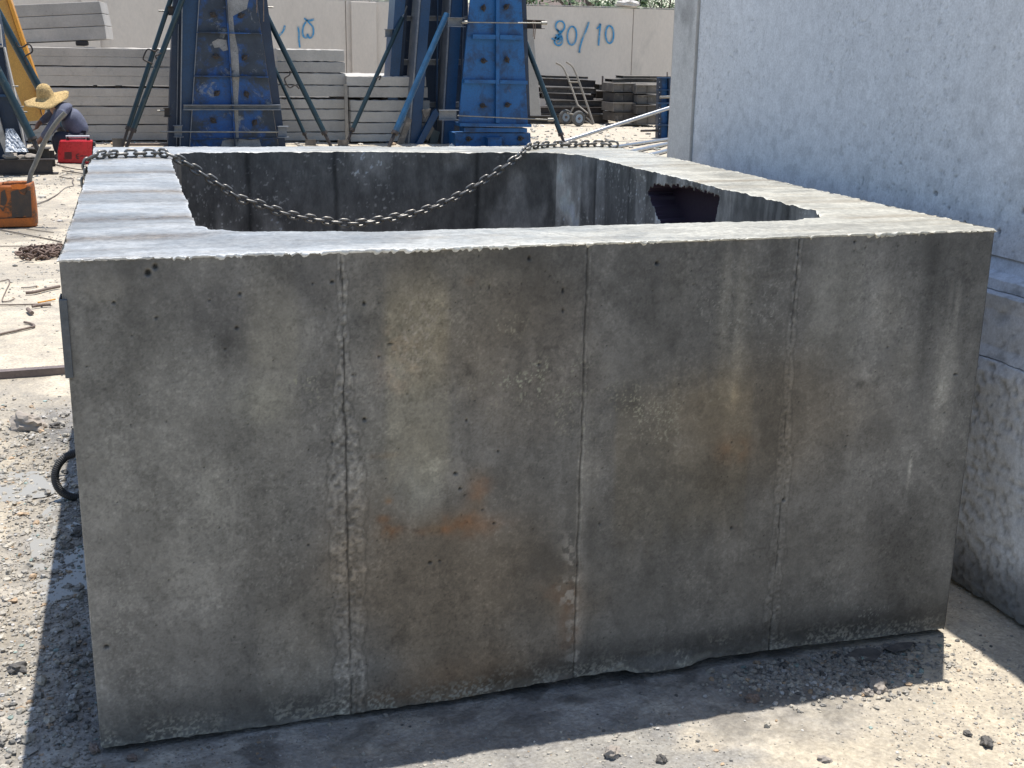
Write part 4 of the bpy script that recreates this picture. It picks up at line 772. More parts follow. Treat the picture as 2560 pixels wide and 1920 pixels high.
for n_, (x0, y0, x1, y1, Y, mt) in enumerate([(1120, 45, 1156, 66, Y2 - .12, 'ribgrey'), (1098, 276, 1141, 298, Y2 - .2, 'ribgrey'), (1310, 51, 1354, 71, Y2 + .1, 'dark'), (1324, 290, 1370, 308, Y2 + .05, 'oldsteel')]):
    mb = MB(); channel(mb, x0, y0, x1, y1, Y, .12); mb.build('clamp_channel', mt, f2)
for (x0, y0, x1, y1, Y) in [(1152, 55.5, 1360, 58, Y2 - .2), (1143, 289, 1385, 300, Y2 - .25)]: pipe('tie_rod', P_(x0, y0, Y), P_(x1, y1, Y), .011, 'rod', f2)
for (x, y, Y) in [(1161, 56, Y2 - .2), (1360, 58, Y2 - .2), (1376, 299, Y2 - .25)]: MB().tube([P_(x - 7, y, Y), P_(x + 7, y, Y)], .028, 8).build('rod_nut', 'rod', f2)
MB().tube(curve3([P_(x, y, Y2 - .03) for x, y in [(1330, 56), (1337, 53), (1338, 75), (1336, 98)]], 5), .008, 6).build('hanging_strap', 'rebar', f2)
MB().tube(curve3([P_(x, y, Y2 - .05) for x, y in [(1330, 58), (1333, 60), (1334, 80), (1333, 92)]], 5), .008, 6).build('hanging_strap', 'rebar', f2)
prop(P_(1312, 100, 17.35), P_(1413, 364, 16.7), .042, 'dark teal pipe prop leaning on the right side of the bright blue form')
prop(P_(1117, 35, 17.2), P_(972, 368, 16.4), .050, 'thick bright blue pipe prop crossing in front of the dark blue frame', 'tblue')
prop(P_(1006, 44, 17.9), P_(866, 358, 17.3), .036, 'dark teal pipe prop left of the dark blue frame', foot=(847, 350, 871, 367, 17.2), thin=P_(1017, 15, 17.95), loop=[(940, 196, 17.5), (952, 190, 17.5), (948, 200, 17.5)])
# ---- the dark blue frame behind
Y3 = 17.9
f3 = empty('form_frame', P_(1080, 362, Y3), 'open frame of deep blue steel uprights and cross bars left of the bright blue form', 'steel frame'); f3.location.z = 0; ORG[f3.name].z = 0
def upright(xt0, xb0, xt1, xb1, Y, th, mat, name='upright', yb=369): MB().plate([(xb0, yb), (xb1, yb), (xt1 + (xt1 - xb1) * .45, YTOP), (xt0 + (xt0 - xb0) * .45, YTOP)], Y, th).build(name, mat, f3)
upright(988, 962, 1014, 985, Y3, .5, 'dblue'); upright(1014, 986, 1020, 996, Y3 + .1, .25, 'navy')
upright(1053, 1024, 1077, 1050, Y3 - .3, .45, 'dblue'); upright(1048, 1019, 1052, 1023, Y3 - .34, .5, 'ribgrey', 'edge_strip')
upright(1129, 1107, 1157, 1132, Y3 - .3, .45, 'dblue'); upright(1124, 1102, 1128, 1106, Y3 - .34, .5, 'ribgrey', 'edge_strip')
upright(1093, 1090, 1096, 1093, Y3 + .05, .05, 'dblue', 'thin_post'); upright(1158, 1150, 1161, 1153, Y3 + .05, .05, 'ribgrey', 'thin_post')
upright(1062, 1060, 1066, 1063, Y3 + .12, .05, 'dblue', 'thin_post')
for (x0, x1, y0, y1) in [(1016, 1180, 40, 52), (1008, 1172, 149, 163), (1000, 1150, 256, 268), (1018, 1180, -60, -48)]:
    mb = MB(); bar(mb, x0, y0, x1, y1, Y3 + .22, .06); bar(mb, x0, y0 - .6, x1, y0 + 1.6, Y3 + .12, .1); mb.build('cross_bar', 'ribgrey', f3)
mb = MB(); bar(mb, 1000, -100, 1170, 369, Y3 + .62, .02); mb.build('back_sheet', 'navy', f3)
for (x0, y0, x1, y1, mt) in [(963, 74, 984, 92, 'ribgrey'), (944, 256, 970, 276, 'oldsteel')]:
    mb = MB(); channel(mb, x0, y0, x1, y1, Y3 + .05, .08); mb.build('clamp_channel', mt, f3)
for i, (pts, th, mt, lab) in enumerate([([(990, 369), (1006, 369), (1030, 300), (1020, 292)], .08, 'oldsteel2', 'dusty scrap bar leaning behind the bright blue prop'), ([(1036, 369), (1052, 369), (1098, 285), (1090, 272), (1082, 280)], .1, 'dblue', 'dark blue scrap channel leaning diagonally inside the blue frame'), ([(1058, 340), (1070, 352), (1086, 322), (1074, 306), (1066, 312)], .08, 'oldsteel2', 'pale dusty scrap plate inside the blue frame'), ([(1072, 369), (1090, 369), (1100, 330), (1080, 322)], .1, 'teal', 'teal scrap bracket low inside the blue frame'), ([(1056, 275), (1078, 272), (1072, 290), (1062, 296)], .06, 'oldsteel2', 'small crumpled plate hung inside the blue frame')]):
    c_ = P_(*pts[0], Y3 - .35); o = MB().plate(pts, Y3 - .45 + .02 * i, th).build('scrap_steel', mt, None, (c_[0], c_[1], c_[2])); tag(o, lab, 'scrap steel')
# leaning concrete post
mb = MB(); f = [P_(*q, 19) for q in ((1325, 292), (1353, 292), (1333, 70), (1315, 70))]; sh = np.array([.04, .14, 0]); mb.hexa([f[0], f[1], f[1] + sh, f[0] + sh], [f[3], f[2], f[2] + sh, f[3] + sh]); zb = min(f[0][2], f[1][2])
o = mb.build('concrete_post', 'slab2', None, (f[0][0], 19, f[0][2]), bevel=.01); tag(o, 'leaning grey concrete post right behind the bright blue form', 'post')
MB()
# ---- steel piles at the right
def beam(x0, x1, ytop, ybot, Y, dp, mat, label, group, sk=0):     # an old form beam: web with top and bottom lips and stiffeners
    a, b2 = P_(x0, ytop, Y), P_(x1, ybot, Y); mb = MB(); z1_, z0_ = a[2], b2[2]; xa, xb = a[0], b2[0]
    mb.box(xa, xb, Y + .03, Y + .05, z0_ + .012, z1_ - .012); mb.box(xa, xb, Y - .0, Y + dp, z1_ - .010, z1_ - .001); mb.box(xa, xb, Y - .0, Y + dp, z0_ + .001, z0_ + .010); n_ = max(2, int((xb - xa) / .5))
    for i in range(n_ + 1):
        x = xa + (xb - xa) * i / n_; mb.box(x - .006 if i else x + .001, x + .006 if i < n_ else x - .001, Y + .001, Y + .029, z0_ + .011, z1_ - .011)
    mb.box(xa + .01, xb - .01, Y + dp - .02, Y + dp - .005, z0_ + .011, z1_ - .011)
    o = mb.build('form_beam', mat, None, ((xa + xb) / 2, Y, z0_)); o.rotation_euler.y = math.radians(sk); return tag(o, label, 'steel form', group)
g1 = 'dark steel forms piled behind the hand truck'
lst = [(1366, 1470, 190, 196.5, 23.4, 1.2), (1354, 1488, 198, 217, 23.2, 2), (1352, 1490, 219.5, 233, 23.0, 1), (1356, 1484, 235.5, 249, 22.95, 2), (1382, 1508, 251.5, 265, 22.75, 0), (1352, 1512, 268.5, 284, 22.6, 0), (1356, 1520, 287.5, 308, 22.5, 0)]
for i, (x0, x1, y0, y1, Y, sk) in enumerate(lst): beam(x0, x1, y0, y1, Y, .5, ['oldsteel', 'dark'][i % 2], f'dark steel form, {tie(7, i)} of the pile behind the hand truck', g1, sk * .8)
for i, (x0, x1, y0, y1, Y, mt, lab) in enumerate([(1501, 1545, 211, 226, 23, 'oldsteel2', 'short brown steel form lying in the gap between the two steel piles'), (1492, 1530, 228, 247, 23.3, 'dark', 'dark short steel form in the gap between the piles, under the brown one'), (1488, 1532, 250, 275, 23.4, 'dark', 'lowest dark short form in the gap between the two steel piles')]): beam(x0, x1, y0, y1, Y, .4, mt, lab, None, 0)
a = P_(1505, 212, 23.1); b_ = P_(1509, 190, 23.1); tag(MB().box(a[0], b_[0], 23.1, 23.13, a[2], b_[2]).build('flat_bar', 'rebar', None, (a[0], 23.1, a[2])), 'short reddish flat bar standing upright between the steel piles', 'steel bar')
def boxform(x0, x1, y0, y1, Y, dp, mat, label, group):
    a, b2 = P_(x0, y0, Y), P_(x1, y1, Y); mb = MB(); t_ = .012; z1_, z0_ = a[2] - .004, b2[2] + .004; xa, xb = a[0], b2[0]
    mb.box(xa + .02, xb - .02, Y + .03, Y + .04, z0_ + .013, z1_ - .013)
    mb.box(xa, xb, Y, Y + dp, z1_ - t_, z1_); mb.box(xa, xb, Y, Y + dp, z0_, z0_ + t_); mb.box(xa, xa + t_, Y, Y + dp, z0_ + t_ + .001, z1_ - t_ - .001); mb.box(xb - t_, xb, Y, Y + dp, z0_ + t_ + .001, z1_ - t_ - .001); mb.box((xa + xb) / 2 - .006, (xa + xb) / 2 + .006, Y + .004, Y + .029, z0_ + t_ + .001, z1_ - t_ - .001)
    return tag(mb.build('box_form', mat, None, ((xa + xb) / 2, Y + dp / 2, z0_)), label, 'steel form', group)
for i in range(4): boxform(1534 + 3 * (i % 2), 1589 - 4 * (i % 2), 208 + 24.5 * i, 230.5 + 24.5 * i, 21.95 - .12 * i + .06 * (i % 2), .7, ['oldsteel2', 'oldsteel'][i % 2], f'grey box-shaped steel form, {tie(4, i)} of the left column of box forms', 'left column of box forms')
for i in range(4): boxform(1591 + 3 * (i % 2), 1648, 212 + 25.5 * i, 235 + 25.5 * i, 21.75 - .13 * i + .07 * (i % 2), .8, ['oldsteel2', 'oldsteel2', 'oldsteel', 'oldsteel2'][i], f'brownish box-shaped steel form, {tie(4, i)} of the right column of box forms', 'right column of box forms')
for i, (x0, x1, y0, y1, Y, mt, lab) in enumerate([(1532, 1655, 198, 206.5, 22.3, 'oldsteel', 'long thin steel form laid across both columns of box forms'), (1560, 1690, 189.5, 197.5, 22.3, 'oldsteel2', 'topmost long beam on the box forms, its pale end at the left')]): beam(x0, x1, y0, y1, Y, .5, mt, lab, None)
pipe_ = None
# small blue form and pipes at the far right
Y4 = 18.6; f4 = empty('panel_form', P_(1660, 352, Y4), 'short bright blue steel panel form with punched edge beside the pale wall', 'steel form'); f4.location.z = 0; ORG[f4.name].z = 0
mb = MB(); mb.plate([(1644, 356), (1652, 356), (1654, 193), (1648, 193)], Y4, .12); mb.build('punched_flange', 'navy', f4)
mb = MB(); mb.plate([(1652.5, 356), (1700, 356), (1702, 193), (1654.5, 193)], Y4 + .05, .04); mb.build('face_sheet', 'blue', f4)
for (y0, y1) in ((193, 196), (256, 260), (311, 314), (224, 226)): mb = MB(); mb.plate([(1646, y0), (1704, y0), (1704, y1), (1646, y1)], Y4 - .05, .09); mb.build('cross_rib', 'dblue', f4)
mb = MB(); mb.plate([(1672, 354), (1675, 354), (1675, 196), (1672, 196)], Y4 - .03, .07); mb.build('upright_rib', 'navy', f4)
for y in range(205, 350, 13): MB().tube([P_(1649, y, Y4 - .012), P_(1649, y, Y4 - .002)], .010, 8).build('edge_hole', 'lgrey', f4)
for (x0, x1, y, r) in [(1602, 1646, 327, .022), (1650, 1676, 243, .03)]: pipe('stub_pipe', P_(x0, y, Y4 - .1), P_(x1, y - 1, Y4 - .1), r, 'rod' if y < 300 else 'dark', f4)
pipe('pin', P_(1668, 195, Y4), P_(1668, 180, Y4), .012, 'rebar', f4)
a = P_(1395, 360, 16.9); a[2] = .03
pipes = [((1395, 359, 17.5), (1682, 267, 18.3), .034, 'long galvanised pipe slanting up from the ground onto the small blue form'), ((1500, 372, 0), (1690, 344, 0), .030, 'galvanised pipe on the ground, farthest of the three near the small blue form'), ((1560, 382, 0), (1700, 352, 0), .034, 'galvanised pipe on the ground, middle one of the three near the small blue form'), ((1600, 393, 0), (1700, 368, 0), .034, 'galvanised pipe on the ground, nearest of the three beside the pale wall')]
for (x0, y0, Y0), (x1, y1, Y1_), r, lab in pipes:
    if Y0: a, b_ = P_(x0, y0, Y0), P_(x1, y1, Y1_)
    else: a, b_ = onZ(x0, y0 + 1, r), onZ(x1, y1 + 1, r)
    d = (b_ - a) / np.linalg.norm(b_ - a); V = MB().tube([a, b_], r, 14, False); V.tube([a, b_], r * .85, 14, False); o = V.build('steel_pipe', 'galv', None, a); tag(o, lab, 'pipe', 'galvanised pipes right of the chain')
# ---- hand truck
YH = 21.9; ht = empty('hand_truck', P_(1450, 311, YH), 'two-wheeled hand truck with bent handles leaning by the dark steel pile', 'hand truck'); ht.location.z = 0; ORG[ht.name].z = 0
for s_ in ([(455, 650, .55), (530, 702, .5), (600, 860, .35), (680, 1088, .12)], [(562, 640, .10), (640, 712, .05), (735, 960, -.1), (848, 1288, -.3)]):
    MB().tube(curve3([P_(1280 + x / 4.148, y / 4.148, YH + dy_) for x, y, dy_ in s_], 5), .021, 8).build('handle', 'timber', ht)
for (a, b_) in [((592, 850, .36), (690, 852, -.02)), ((565, 1172, .3), (692, 1195, -.15)), ((770, 1215, -.2), (845, 1285, -.28)), ((760, 1255, -.2), (840, 1290, -.28)), ((640, 1110, .2), (600, 1180, .2)), ((680, 1088, .12), (790, 1180, -.2))]:
    pipe('cross_tube', P_(1280 + a[0] / 4.148, a[1] / 4.148, YH + a[2]), P_(1280 + b_[0] / 4.148, b_[1] / 4.148, YH + b_[2]), .016, 'timber', ht)
for (px, py, dy_, rr_) in [(1447, 287.5, -.2, .165), (1414, 284, .3, .165)]:
    c_ = P_(px, py, YH + dy_); c_[2] = rr_ + .002; ax = np.array([.25, -1, 0]); ax /= np.linalg.norm(ax); u_ = np.array([-ax[1], ax[0], 0]); V = []; F = []; ns_, nc = 32, 12
    for i in range(ns_):
        a = 2 * PI * i / ns_
        for k_ in range(nc):
            q = 2 * PI * k_ / nc; R_r = rr_ - .042 + .040 * math.cos(q); V.append(c_ + (u_ * math.cos(a) + np.array([0, 0, 1]) * math.sin(a)) * R_r + ax * .038 * math.sin(q))
    for i in range(ns_):
        for k_ in range(nc): F.append((i * nc + k_, i * nc + (k_ + 1) % nc, ((i + 1) % ns_) * nc + (k_ + 1) % nc, ((i + 1) % ns_) * nc + k_))
    ty = MB().add(V, F, True).build('wheel', 'tyre', ht); mb = MB(); mb.tube([c_ - ax * .02, c_ + ax * .022], .095, 24); mb.build('rim', 'hub', ty); mb = MB(); mb.tube([c_ + ax * .023, c_ + ax * .05], [.03, .02], 12); mb.build('hub_cap', 'rebar', ty)
# ---- bits at the foot of the far right
# ---- LEFT SIDE: form with props, yellow boom, worker, welder, canister
Y0 = 13.7; f0 = empty('column_form', P_(10, 428, Y0), 'dark navy column form standing on a steel base at the left edge', 'column form'); f0.location.z = 0; ORG[f0.name].z = 0
MB().plate([(-150, -100), (-35, -100), (0, 75), (25, 235), (60, 372), (52, 412), (-150, 412)], Y0 + .1, .5).build('side_panel', 'navy', f0)
mb = MB(); mb.plate([(8, 118), (11, 118), (38, 235), (63, 372), (60, 372), (33, 235)], Y0 + .02, .16); mb.plate([(-6, 60), (0, 60), (6, 118), (0, 118)], Y0 + .02, .1); mb.plate([(-20, 300), (-12, 260), (28, 400), (22, 412)], Y0 - .02, .1); mb.build('edge_strip', 'slab', f0)
mb = MB(); mb.plate([(-40, 235), (32, 237), (33, 243), (-40, 241)], Y0 + .01, .08); mb.plate([(-40, 100), (4, 110), (5, 114), (-40, 105)], Y0 + .01, .08); mb.build('cross_rib', 'dblue', f0)
for (x, y) in [(36, 216), (50, 267), (58, 280)]: pipe('pin', P_(x - 4, y, Y0), P_(x + 10, y, Y0), .010, 'rod', f0)
prop(P_(-60, -70, 16.6), P_(178, 368, 16.3), .056, 'upper teal pipe prop at the left edge above the straw hat', loop=[(40, 105, 16.35), (46, 116, 16.35), (58, 117, 16.35), (70, 110, 16.35), (79, 118, 16.35), (80, 130, 16.35), (64, 140, 16.35), (62, 148, 16.35), (70, 162, 16.35)])
prop(P_(-45, 100, 13.6), P_(96, 376, 13.3), .050, 'lower teal pipe prop at the left edge in front of the navy form')
# steel base frame with rubble
bf = empty('base_frame', onZ(60, 432), 'low dark steel channel frame with debris on it at the left edge', 'steel frame')
a, b_ = onZ(-60, 437), onZ(132, 436); zt_ = .18
mb = MB(); Ya = float(a[1]); mb.box(a[0], b_[0], Ya, Ya + .012, 0, zt_ - .013); mb.box(a[0], b_[0] + .03, Ya - .02, Ya + .10, zt_ - .012, zt_); mb.box(a[0], b_[0] + .06, Ya - .05, Ya + .12, -.006, .010); mb.box(b_[0] - .10, b_[0] - .09, Ya + .013, Ya + .9, .011, zt_ - .013); mb.box(a[0], b_[0] - .02, Ya + .9, Ya + .912, 0, zt_ + .03); mb.build('front_channel', 'dark', bf)
mb = MB(); p0 = P_(104, 372, Ya + .3); p1 = P_(125, 405, Ya + .3); mb.box(p0[0], p1[0], Ya + .3, Ya + .32, .05, p0[2]); mb.box(p0[0] - .15, p1[0] + .02, Ya + .2, Ya + .45, p0[2] + .001, p0[2] + .012); mb.box(p0[0] - .8, p0[0] + .0, Ya + .5, Ya + .55, p0[2] - .06, p0[2] - .02); mb.build('upright_channel', 'oldsteel', bf)
for i, (px, py, s_, lab) in enumerate([(30, 400, .07, 'left'), (55, 398, .05, 'middle'), (78, 402, .06, 'right')]):
    c_ = P_(px, py, Ya + .1); c_[2] = zt_ + s_ * .4; tag(MB().add(*lump(c_, s_ * 1.4, s_, s_ * .6, i, 2, .5), False).build('concrete_lump', 'stone', None, (c_[0], c_[1], zt_)), f'broken pale concrete lump on the low steel frame, {lab} one of three', 'lump')
V = []; F = []; n_ = 14
for i in range(n_):
    for j in range(n_):
        px = 14 + 58 * i / (n_ - 1) * (.35 + .65 * j / (n_ - 1)); py = 322 + 58 * j / (n_ - 1); V.append(P_(px, py, Y0 - .1 - .25 * j / n_ + .03 * random.random()))
for i in range(n_ - 1):
    for j in range(n_ - 1): F.append((i * n_ + j, (i + 1) * n_ + j, (i + 1) * n_ + j + 1, i * n_ + j + 1))
o = MB().add(V, F).build('plastic_sheet', 'plastic', None, P_(45, 380, Y0 - .2)); o.modifiers.new('thickness', 'SOLIDIFY').thickness = .002; tag(o, 'crumpled whitish plastic sheet at the foot of the left-edge form', 'plastic sheet')
# yellow boom
yb = empty('loader_boom', P_(90, 304, 17.2), 'faded yellow steel boom slanting behind the worker at the left', 'machine boom'); 
MB().plate([(-70, -140), (-6, -60), (17, 0), (48, 95), (80, 190), (106, 300), (70, 304), (30, 200), (-20, 40), (-70, -60)], 17.2, .18).build('boom_side', 'yellow', yb)
MB().plate([(-5, -60), (4, -60), (27, 0), (58, 95), (91, 190), (112, 270), (107, 290), (81, 190), (49, 95), (18, 0)], 17.14, .30).build('boom_edge', 'ochre', yb)
# red welding machine
Yw = 14.75; wm = empty('welding_machine', P_(190, 410, Yw), 'small red welding machine with black handle behind the chain', 'welding machine'); wm.location.z = 0; ORG[wm.name].z = 0
def k1(L): return [(x / 4.148, y / 4.148) for x, y in L]
MB().plate(k1([(617, 1462), (958, 1462), (960, 1480), (952, 1640), (940, 1700), (600, 1686), (598, 1560), (610, 1500)]), Yw, .22).build('casing', 'red', wm, bevel=.012)
MB().plate(k1([(962, 1470), (990, 1480), (984, 1690), (945, 1704), (955, 1640)]), Yw + .01, .20).build('front_panel', 'black', wm, bevel=.004)
mb = MB(); cA, cB = P_(700 / 4.148, 1425 / 4.148, Yw + .1), P_(914 / 4.148, 1425 / 4.148, Yw + .1); zz_ = P_(190, 1462 / 4.148, Yw)[2]
mb.tube([(cA[0], Yw + .1, zz_), (cA[0], Yw + .1, cA[2]), (cA[0] + .01, Yw + .1, cA[2] + .012)], .022, 8); mb.tube([(cB[0], Yw + .1, zz_), (cB[0], Yw + .1, cB[2])], .022, 8); mb.build('handle_post', 'black', wm); MB().tube([(cA[0] - .02, Yw + .1, cA[2] + .008), (cB[0] + .02, Yw + .1, cA[2] + .008)], .02, 10).build('handle', 'lgrey', wm)
mb = MB()
for r_ in range(7): mb.plate(k1([(668, 1578 + 11 * r_), (744, 1578 + 11 * r_), (744, 1585 + 11 * r_), (668, 1585 + 11 * r_)]), Yw - .004, .003)
mb.build('vent', 'dark', wm)
mb = MB(); ribbon(mb, k1(ell(812, 1622, 20, 24, 60, 300, 10)), 1.1, Yw - .004, 3); ribbon(mb, k1([(800, 1624), (822, 1622)]), .8, Yw - .005, 2)
for j in range(6): mb.plate(k1([(836 + 12 * j, 1614), (845 + 12 * j, 1614), (843 + 12 * j, 1623), (834 + 12 * j, 1623)]), Yw - .004, .003)
mb.build('logo_mark', 'black', wm)
for (x, y) in [(972, 1530), (970, 1590), (966, 1650)]: c_ = P_(x / 4.148, y / 4.148, Yw); MB().tube([c_, c_ + np.array([.02, -.02, 0])], .015, 8).build('knob', 'lgrey', wm)
# canister with hose
cY = 8.95; cc0 = onZ(34, 572); cx0 = float(P_(36, 500, cY)[0]); hw = .185; dpc = .13; hcan = float(P_(30, 458, cY)[2]); 
cn = empty('cut_canister', (cx0, cY, 0), 'orange plastic canister with its top cut off and a black stain', 'canister')
xl, xr = float(P_(-22, 500, cY - dpc)[0]), float(P_(88, 500, cY - dpc)[0]); xc = (xl + xr) / 2; hw = (xr - xl) / 2
def rring(z, k, jz=0, n_=40):
    o = []
    for i in range(n_):
        a = 2 * PI * i / n_; ca, sa = math.cos(a), math.sin(a); e = .55; x = math.copysign(abs(ca) ** e, ca) * hw * k; y = math.copysign(abs(sa) ** e, sa) * dpc * k; o.append((xc + x, cY + y, z + jz * (fbm(np.array(2 + 2 * ca), np.array(2 + 2 * sa), 3, 5) - .5)))
    return o
levs = [(0.004, .93), (.02, .98), (.10, 1.0), (.2, 1.0), (hcan - .03, .97), (hcan, .94)]; V = []; F = []
for i, (z_, k_) in enumerate(levs): V += rring(z_, k_, .05 if i == 5 else 0)
for i, (z_, k_) in enumerate([(hcan, .90), (hcan - .08, .93), (.03, .93)]): V += rring(z_, k_, .05 if i == 0 else 0)
nr = len(V) // 40
for i in range(nr - 1):
    for j in range(40): F.append((i * 40 + j, i * 40 + (j + 1) % 40, (i + 1) * 40 + (j + 1) % 40, (i + 1) * 40 + j))
F.append(tuple(range(39, -1, -1))); F.append(tuple(range((nr - 1) * 40, nr * 40))); MB().add(V, F, True).build('canister_body', 'orange', cn)
yf = cY - dpc * 1.015
def front(pts, name, mat, d=0.): mb = MB(); mb.plate(pts, yf - .003 - d, .004); return mb.build(name, mat, cn)
front([(27, 478), (45, 474), (50, 484), (62, 488), (70, 476), (77, 478), (80, 540), (50, 546), (30, 543)], 'tar_stain', 'stain'); front([(2, 480), (12, 474), (18, 500), (8, 530), (0, 520)], 'tar_stain', 'stain')
front([(-18, 548), (84, 544), (85, 565), (-18, 568)], 'lower_band', 'orange', -.001); front([(-18, 545.6), (84, 541.6), (84, 543.2), (-18, 547.2)], 'seam', 'stain')
front([(26, 463), (44, 460), (68, 462), (64, 470), (50, 474), (30, 472)], 'folded_lip', 'orangelip')
hp = curve3([np.array([P_(68, 520, cY)[0], cY, .05]), P_(74, 450, cY), P_(90, 405, cY + .02), P_(108, 362, cY + .02), P_(128, 325, cY), P_(146, 300, cY), P_(163, 282, cY)], 6); tag(MB().tube(hp, .021, 12).build('bent_hose', 'hose', None, hp[0]), 'grey bent hose standing in the orange canister, reaching in front of the worker', 'hose')
# ---- worker
Yp = 15.6; wk = empty('person', P_(170, 398, Yp), 'worker crouching in a straw hat, faded blue shirt and dark trousers', 'person'); wk.location.z = 0; ORG[wk.name].z = 0
def skin(name, nodes, edges, mat, parent, sub=2):
    """one continuous surface grown round a skeleton: nodes are (picture x, picture y, distance in front or behind, radius)"""
    me = bpy.data.meshes.new(name); o = bpy.data.objects.new(name, me); C.objects.link(o); o.parent = parent; ORG[o.name] = ORG[parent.name]
    V = [Vector([float(q) for q in P_(x, y, Yp + d)]) - ORG[parent.name] for x, y, d, r in nodes]; me.from_pydata([tuple(v) for v in V], edges, []); me.materials.append(M[mat])
    md = o.modifiers.new('skin', 'SKIN'); md.use_smooth_shade = True
    for i, (x, y, d, r) in enumerate(nodes): me.skin_vertices[0].data[i].radius = (r, r) if not isinstance(r, tuple) else r
    me.skin_vertices[0].data[0].use_root = True
    s_ = o.modifiers.new('smooth', 'SUBSURF'); s_.levels = sub; s_.render_levels = sub; return o
# body: pelvis, spine, neck, head, both arms with hands, legs and feet in one surface
bn = [(200, 352, 0, .12), (188, 320, 0, .12), (168, 286, 0, .13), (146, 270, 0, .12), (126, 262, 0, .055), (114, 252, 0, .085), (108, 240, 0, .075),
      (150, 282, -.17, .055), (122, 330, -.22, .045), (97, 352, -.10, .033), (90, 362, -.08, .028),
      (142, 276, .17, .05), (108, 300, .16, .042), (94, 312, .08, .033), (90, 322, .05, .028),
      (190, 352, -.10, .09), (140, 338, -.18, .07), (158, 388, -.14, .05), (140, 396, -.15, .04),
      (190, 352, .10, .09), (136, 345, .14, .07), (150, 388, .12, .05), (132, 396, .12, .04)]
be = [(0, 1), (1, 2), (2, 3), (3, 4), (4, 5), (5, 6), (3, 7), (7, 8), (8, 9), (9, 10), (3, 11), (11, 12), (12, 13), (13, 14), (0, 15), (15, 16), (16, 17), (17, 18), (0, 19), (19, 20), (20, 21), (21, 22)]
skin('body', bn, be, 'skin', wk)
for (hx, hy, hd, dd) in [(90, 362, -.08, -1), (90, 322, .05, 1)]:
    for j in range(5):
        mb = MB(); c_ = P_(hx, hy, Yp + hd) + np.array([0, .016 * (j - 2), 0]); L_f = [.05, .075, .08, .075, .06][j]; mb.tube([c_, c_ + np.array([-.02 - L_f * .5, 0, -.02]), c_ + np.array([-.02 - L_f * .6, 0, -.03 - L_f * .5])], [.010, .009, .007], 7); mb.build('thumb' if j == 0 else 'finger', 'skin', wk)
skin('shirt', [(203, 345, 0, .165), (190, 314, 0, .175), (168, 283, 0, .185), (147, 272, 0, .150), (132, 266, 0, .085), (152, 284, -.18, .085), (124, 326, -.23, .070), (106, 345, -.14, .050), (144, 278, .18, .08), (112, 298, .17, .062), (100, 308, .10, .05)], [(0, 1), (1, 2), (2, 3), (3, 4), (3, 5), (5, 6), (6, 7), (3, 8), (8, 9), (9, 10)], 'shirt', wk)
skin('trousers', [(206, 362, 0, .165), (190, 356, -.11, .13), (140, 338, -.19, .098), (150, 364, -.16, .08), (158, 388, -.14, .065), (190, 356, .11, .13), (136, 345, .15, .095), (146, 366, .13, .08), (150, 388, .12, .065)], [(0, 1), (1, 2), (2, 3), (3, 4), (0, 5), (5, 6), (6, 7), (7, 8)], 'trousers', wk)
skin('shoe', [(162, 396, -.14, .045), (146, 398, -.15, .045), (132, 400, -.15, .03)], [(0, 1), (1, 2)], 'black', wk, 1); skin('shoe', [(154, 396, .12, .045), (138, 398, .12, .045), (124, 400, .12, .03)], [(0, 1), (1, 2)], 'black', wk, 1)
c_ = P_(111, 245, Yp) - 0; 
hb = empty('tmp', (0, 0, 0), None, None); bpy.data.objects.remove(hb)
mb = MB(); mb.add(*lump(c_ + np.array([.015, .0, -.02]), .10, .10, .11, 4, 3, .05), True); mb.build('hair', 'hair', wk)
hc = P_(114, 240, Yp); tilt = Matrix.Rotation(math.radians(-12), 3, 'Y') @ Matrix.Rotation(math.radians(16), 3, 'X'); V = []; F = []; ns_ = 56
prf = [(0.0, .185), (.03, .183), (.06, .168), (.085, .135), (.098, .09), (.108, .04), (.118, .010), (.15, -.002), (.20, -.014), (.25, -.030), (.285, -.046)]
for j, (r, z_) in enumerate(prf):
    for i in range(ns_):
        a = 2 * PI * i / ns_; wv_ = (1 + .07 * math.sin(2 * a + .5) + .05 * math.sin(3 * a)) if r > .12 else 1; wz_ = (.020 * math.sin(2 * a + 1) + .012 * math.sin(5 * a) + .004 * math.sin(11 * a)) * max(0, (r - .12) / .16) + .003 * math.sin(a * 9 + j * 2)
        V.append(hc + np.array(tilt @ Vector((r * wv_ * math.cos(a) * 1.02, r * wv_ * math.sin(a), z_ + wz_ - .02))))
for j in range(len(prf) - 1):
    for i in range(ns_): F.append((j * ns_ + i, j * ns_ + (i + 1) % ns_, (j + 1) * ns_ + (i + 1) % ns_, (j + 1) * ns_ + i))
o = MB().add(V, F, True).build('straw_hat', 'straw', wk); o.modifiers.new('thickness', 'SOLIDIFY').thickness = .006
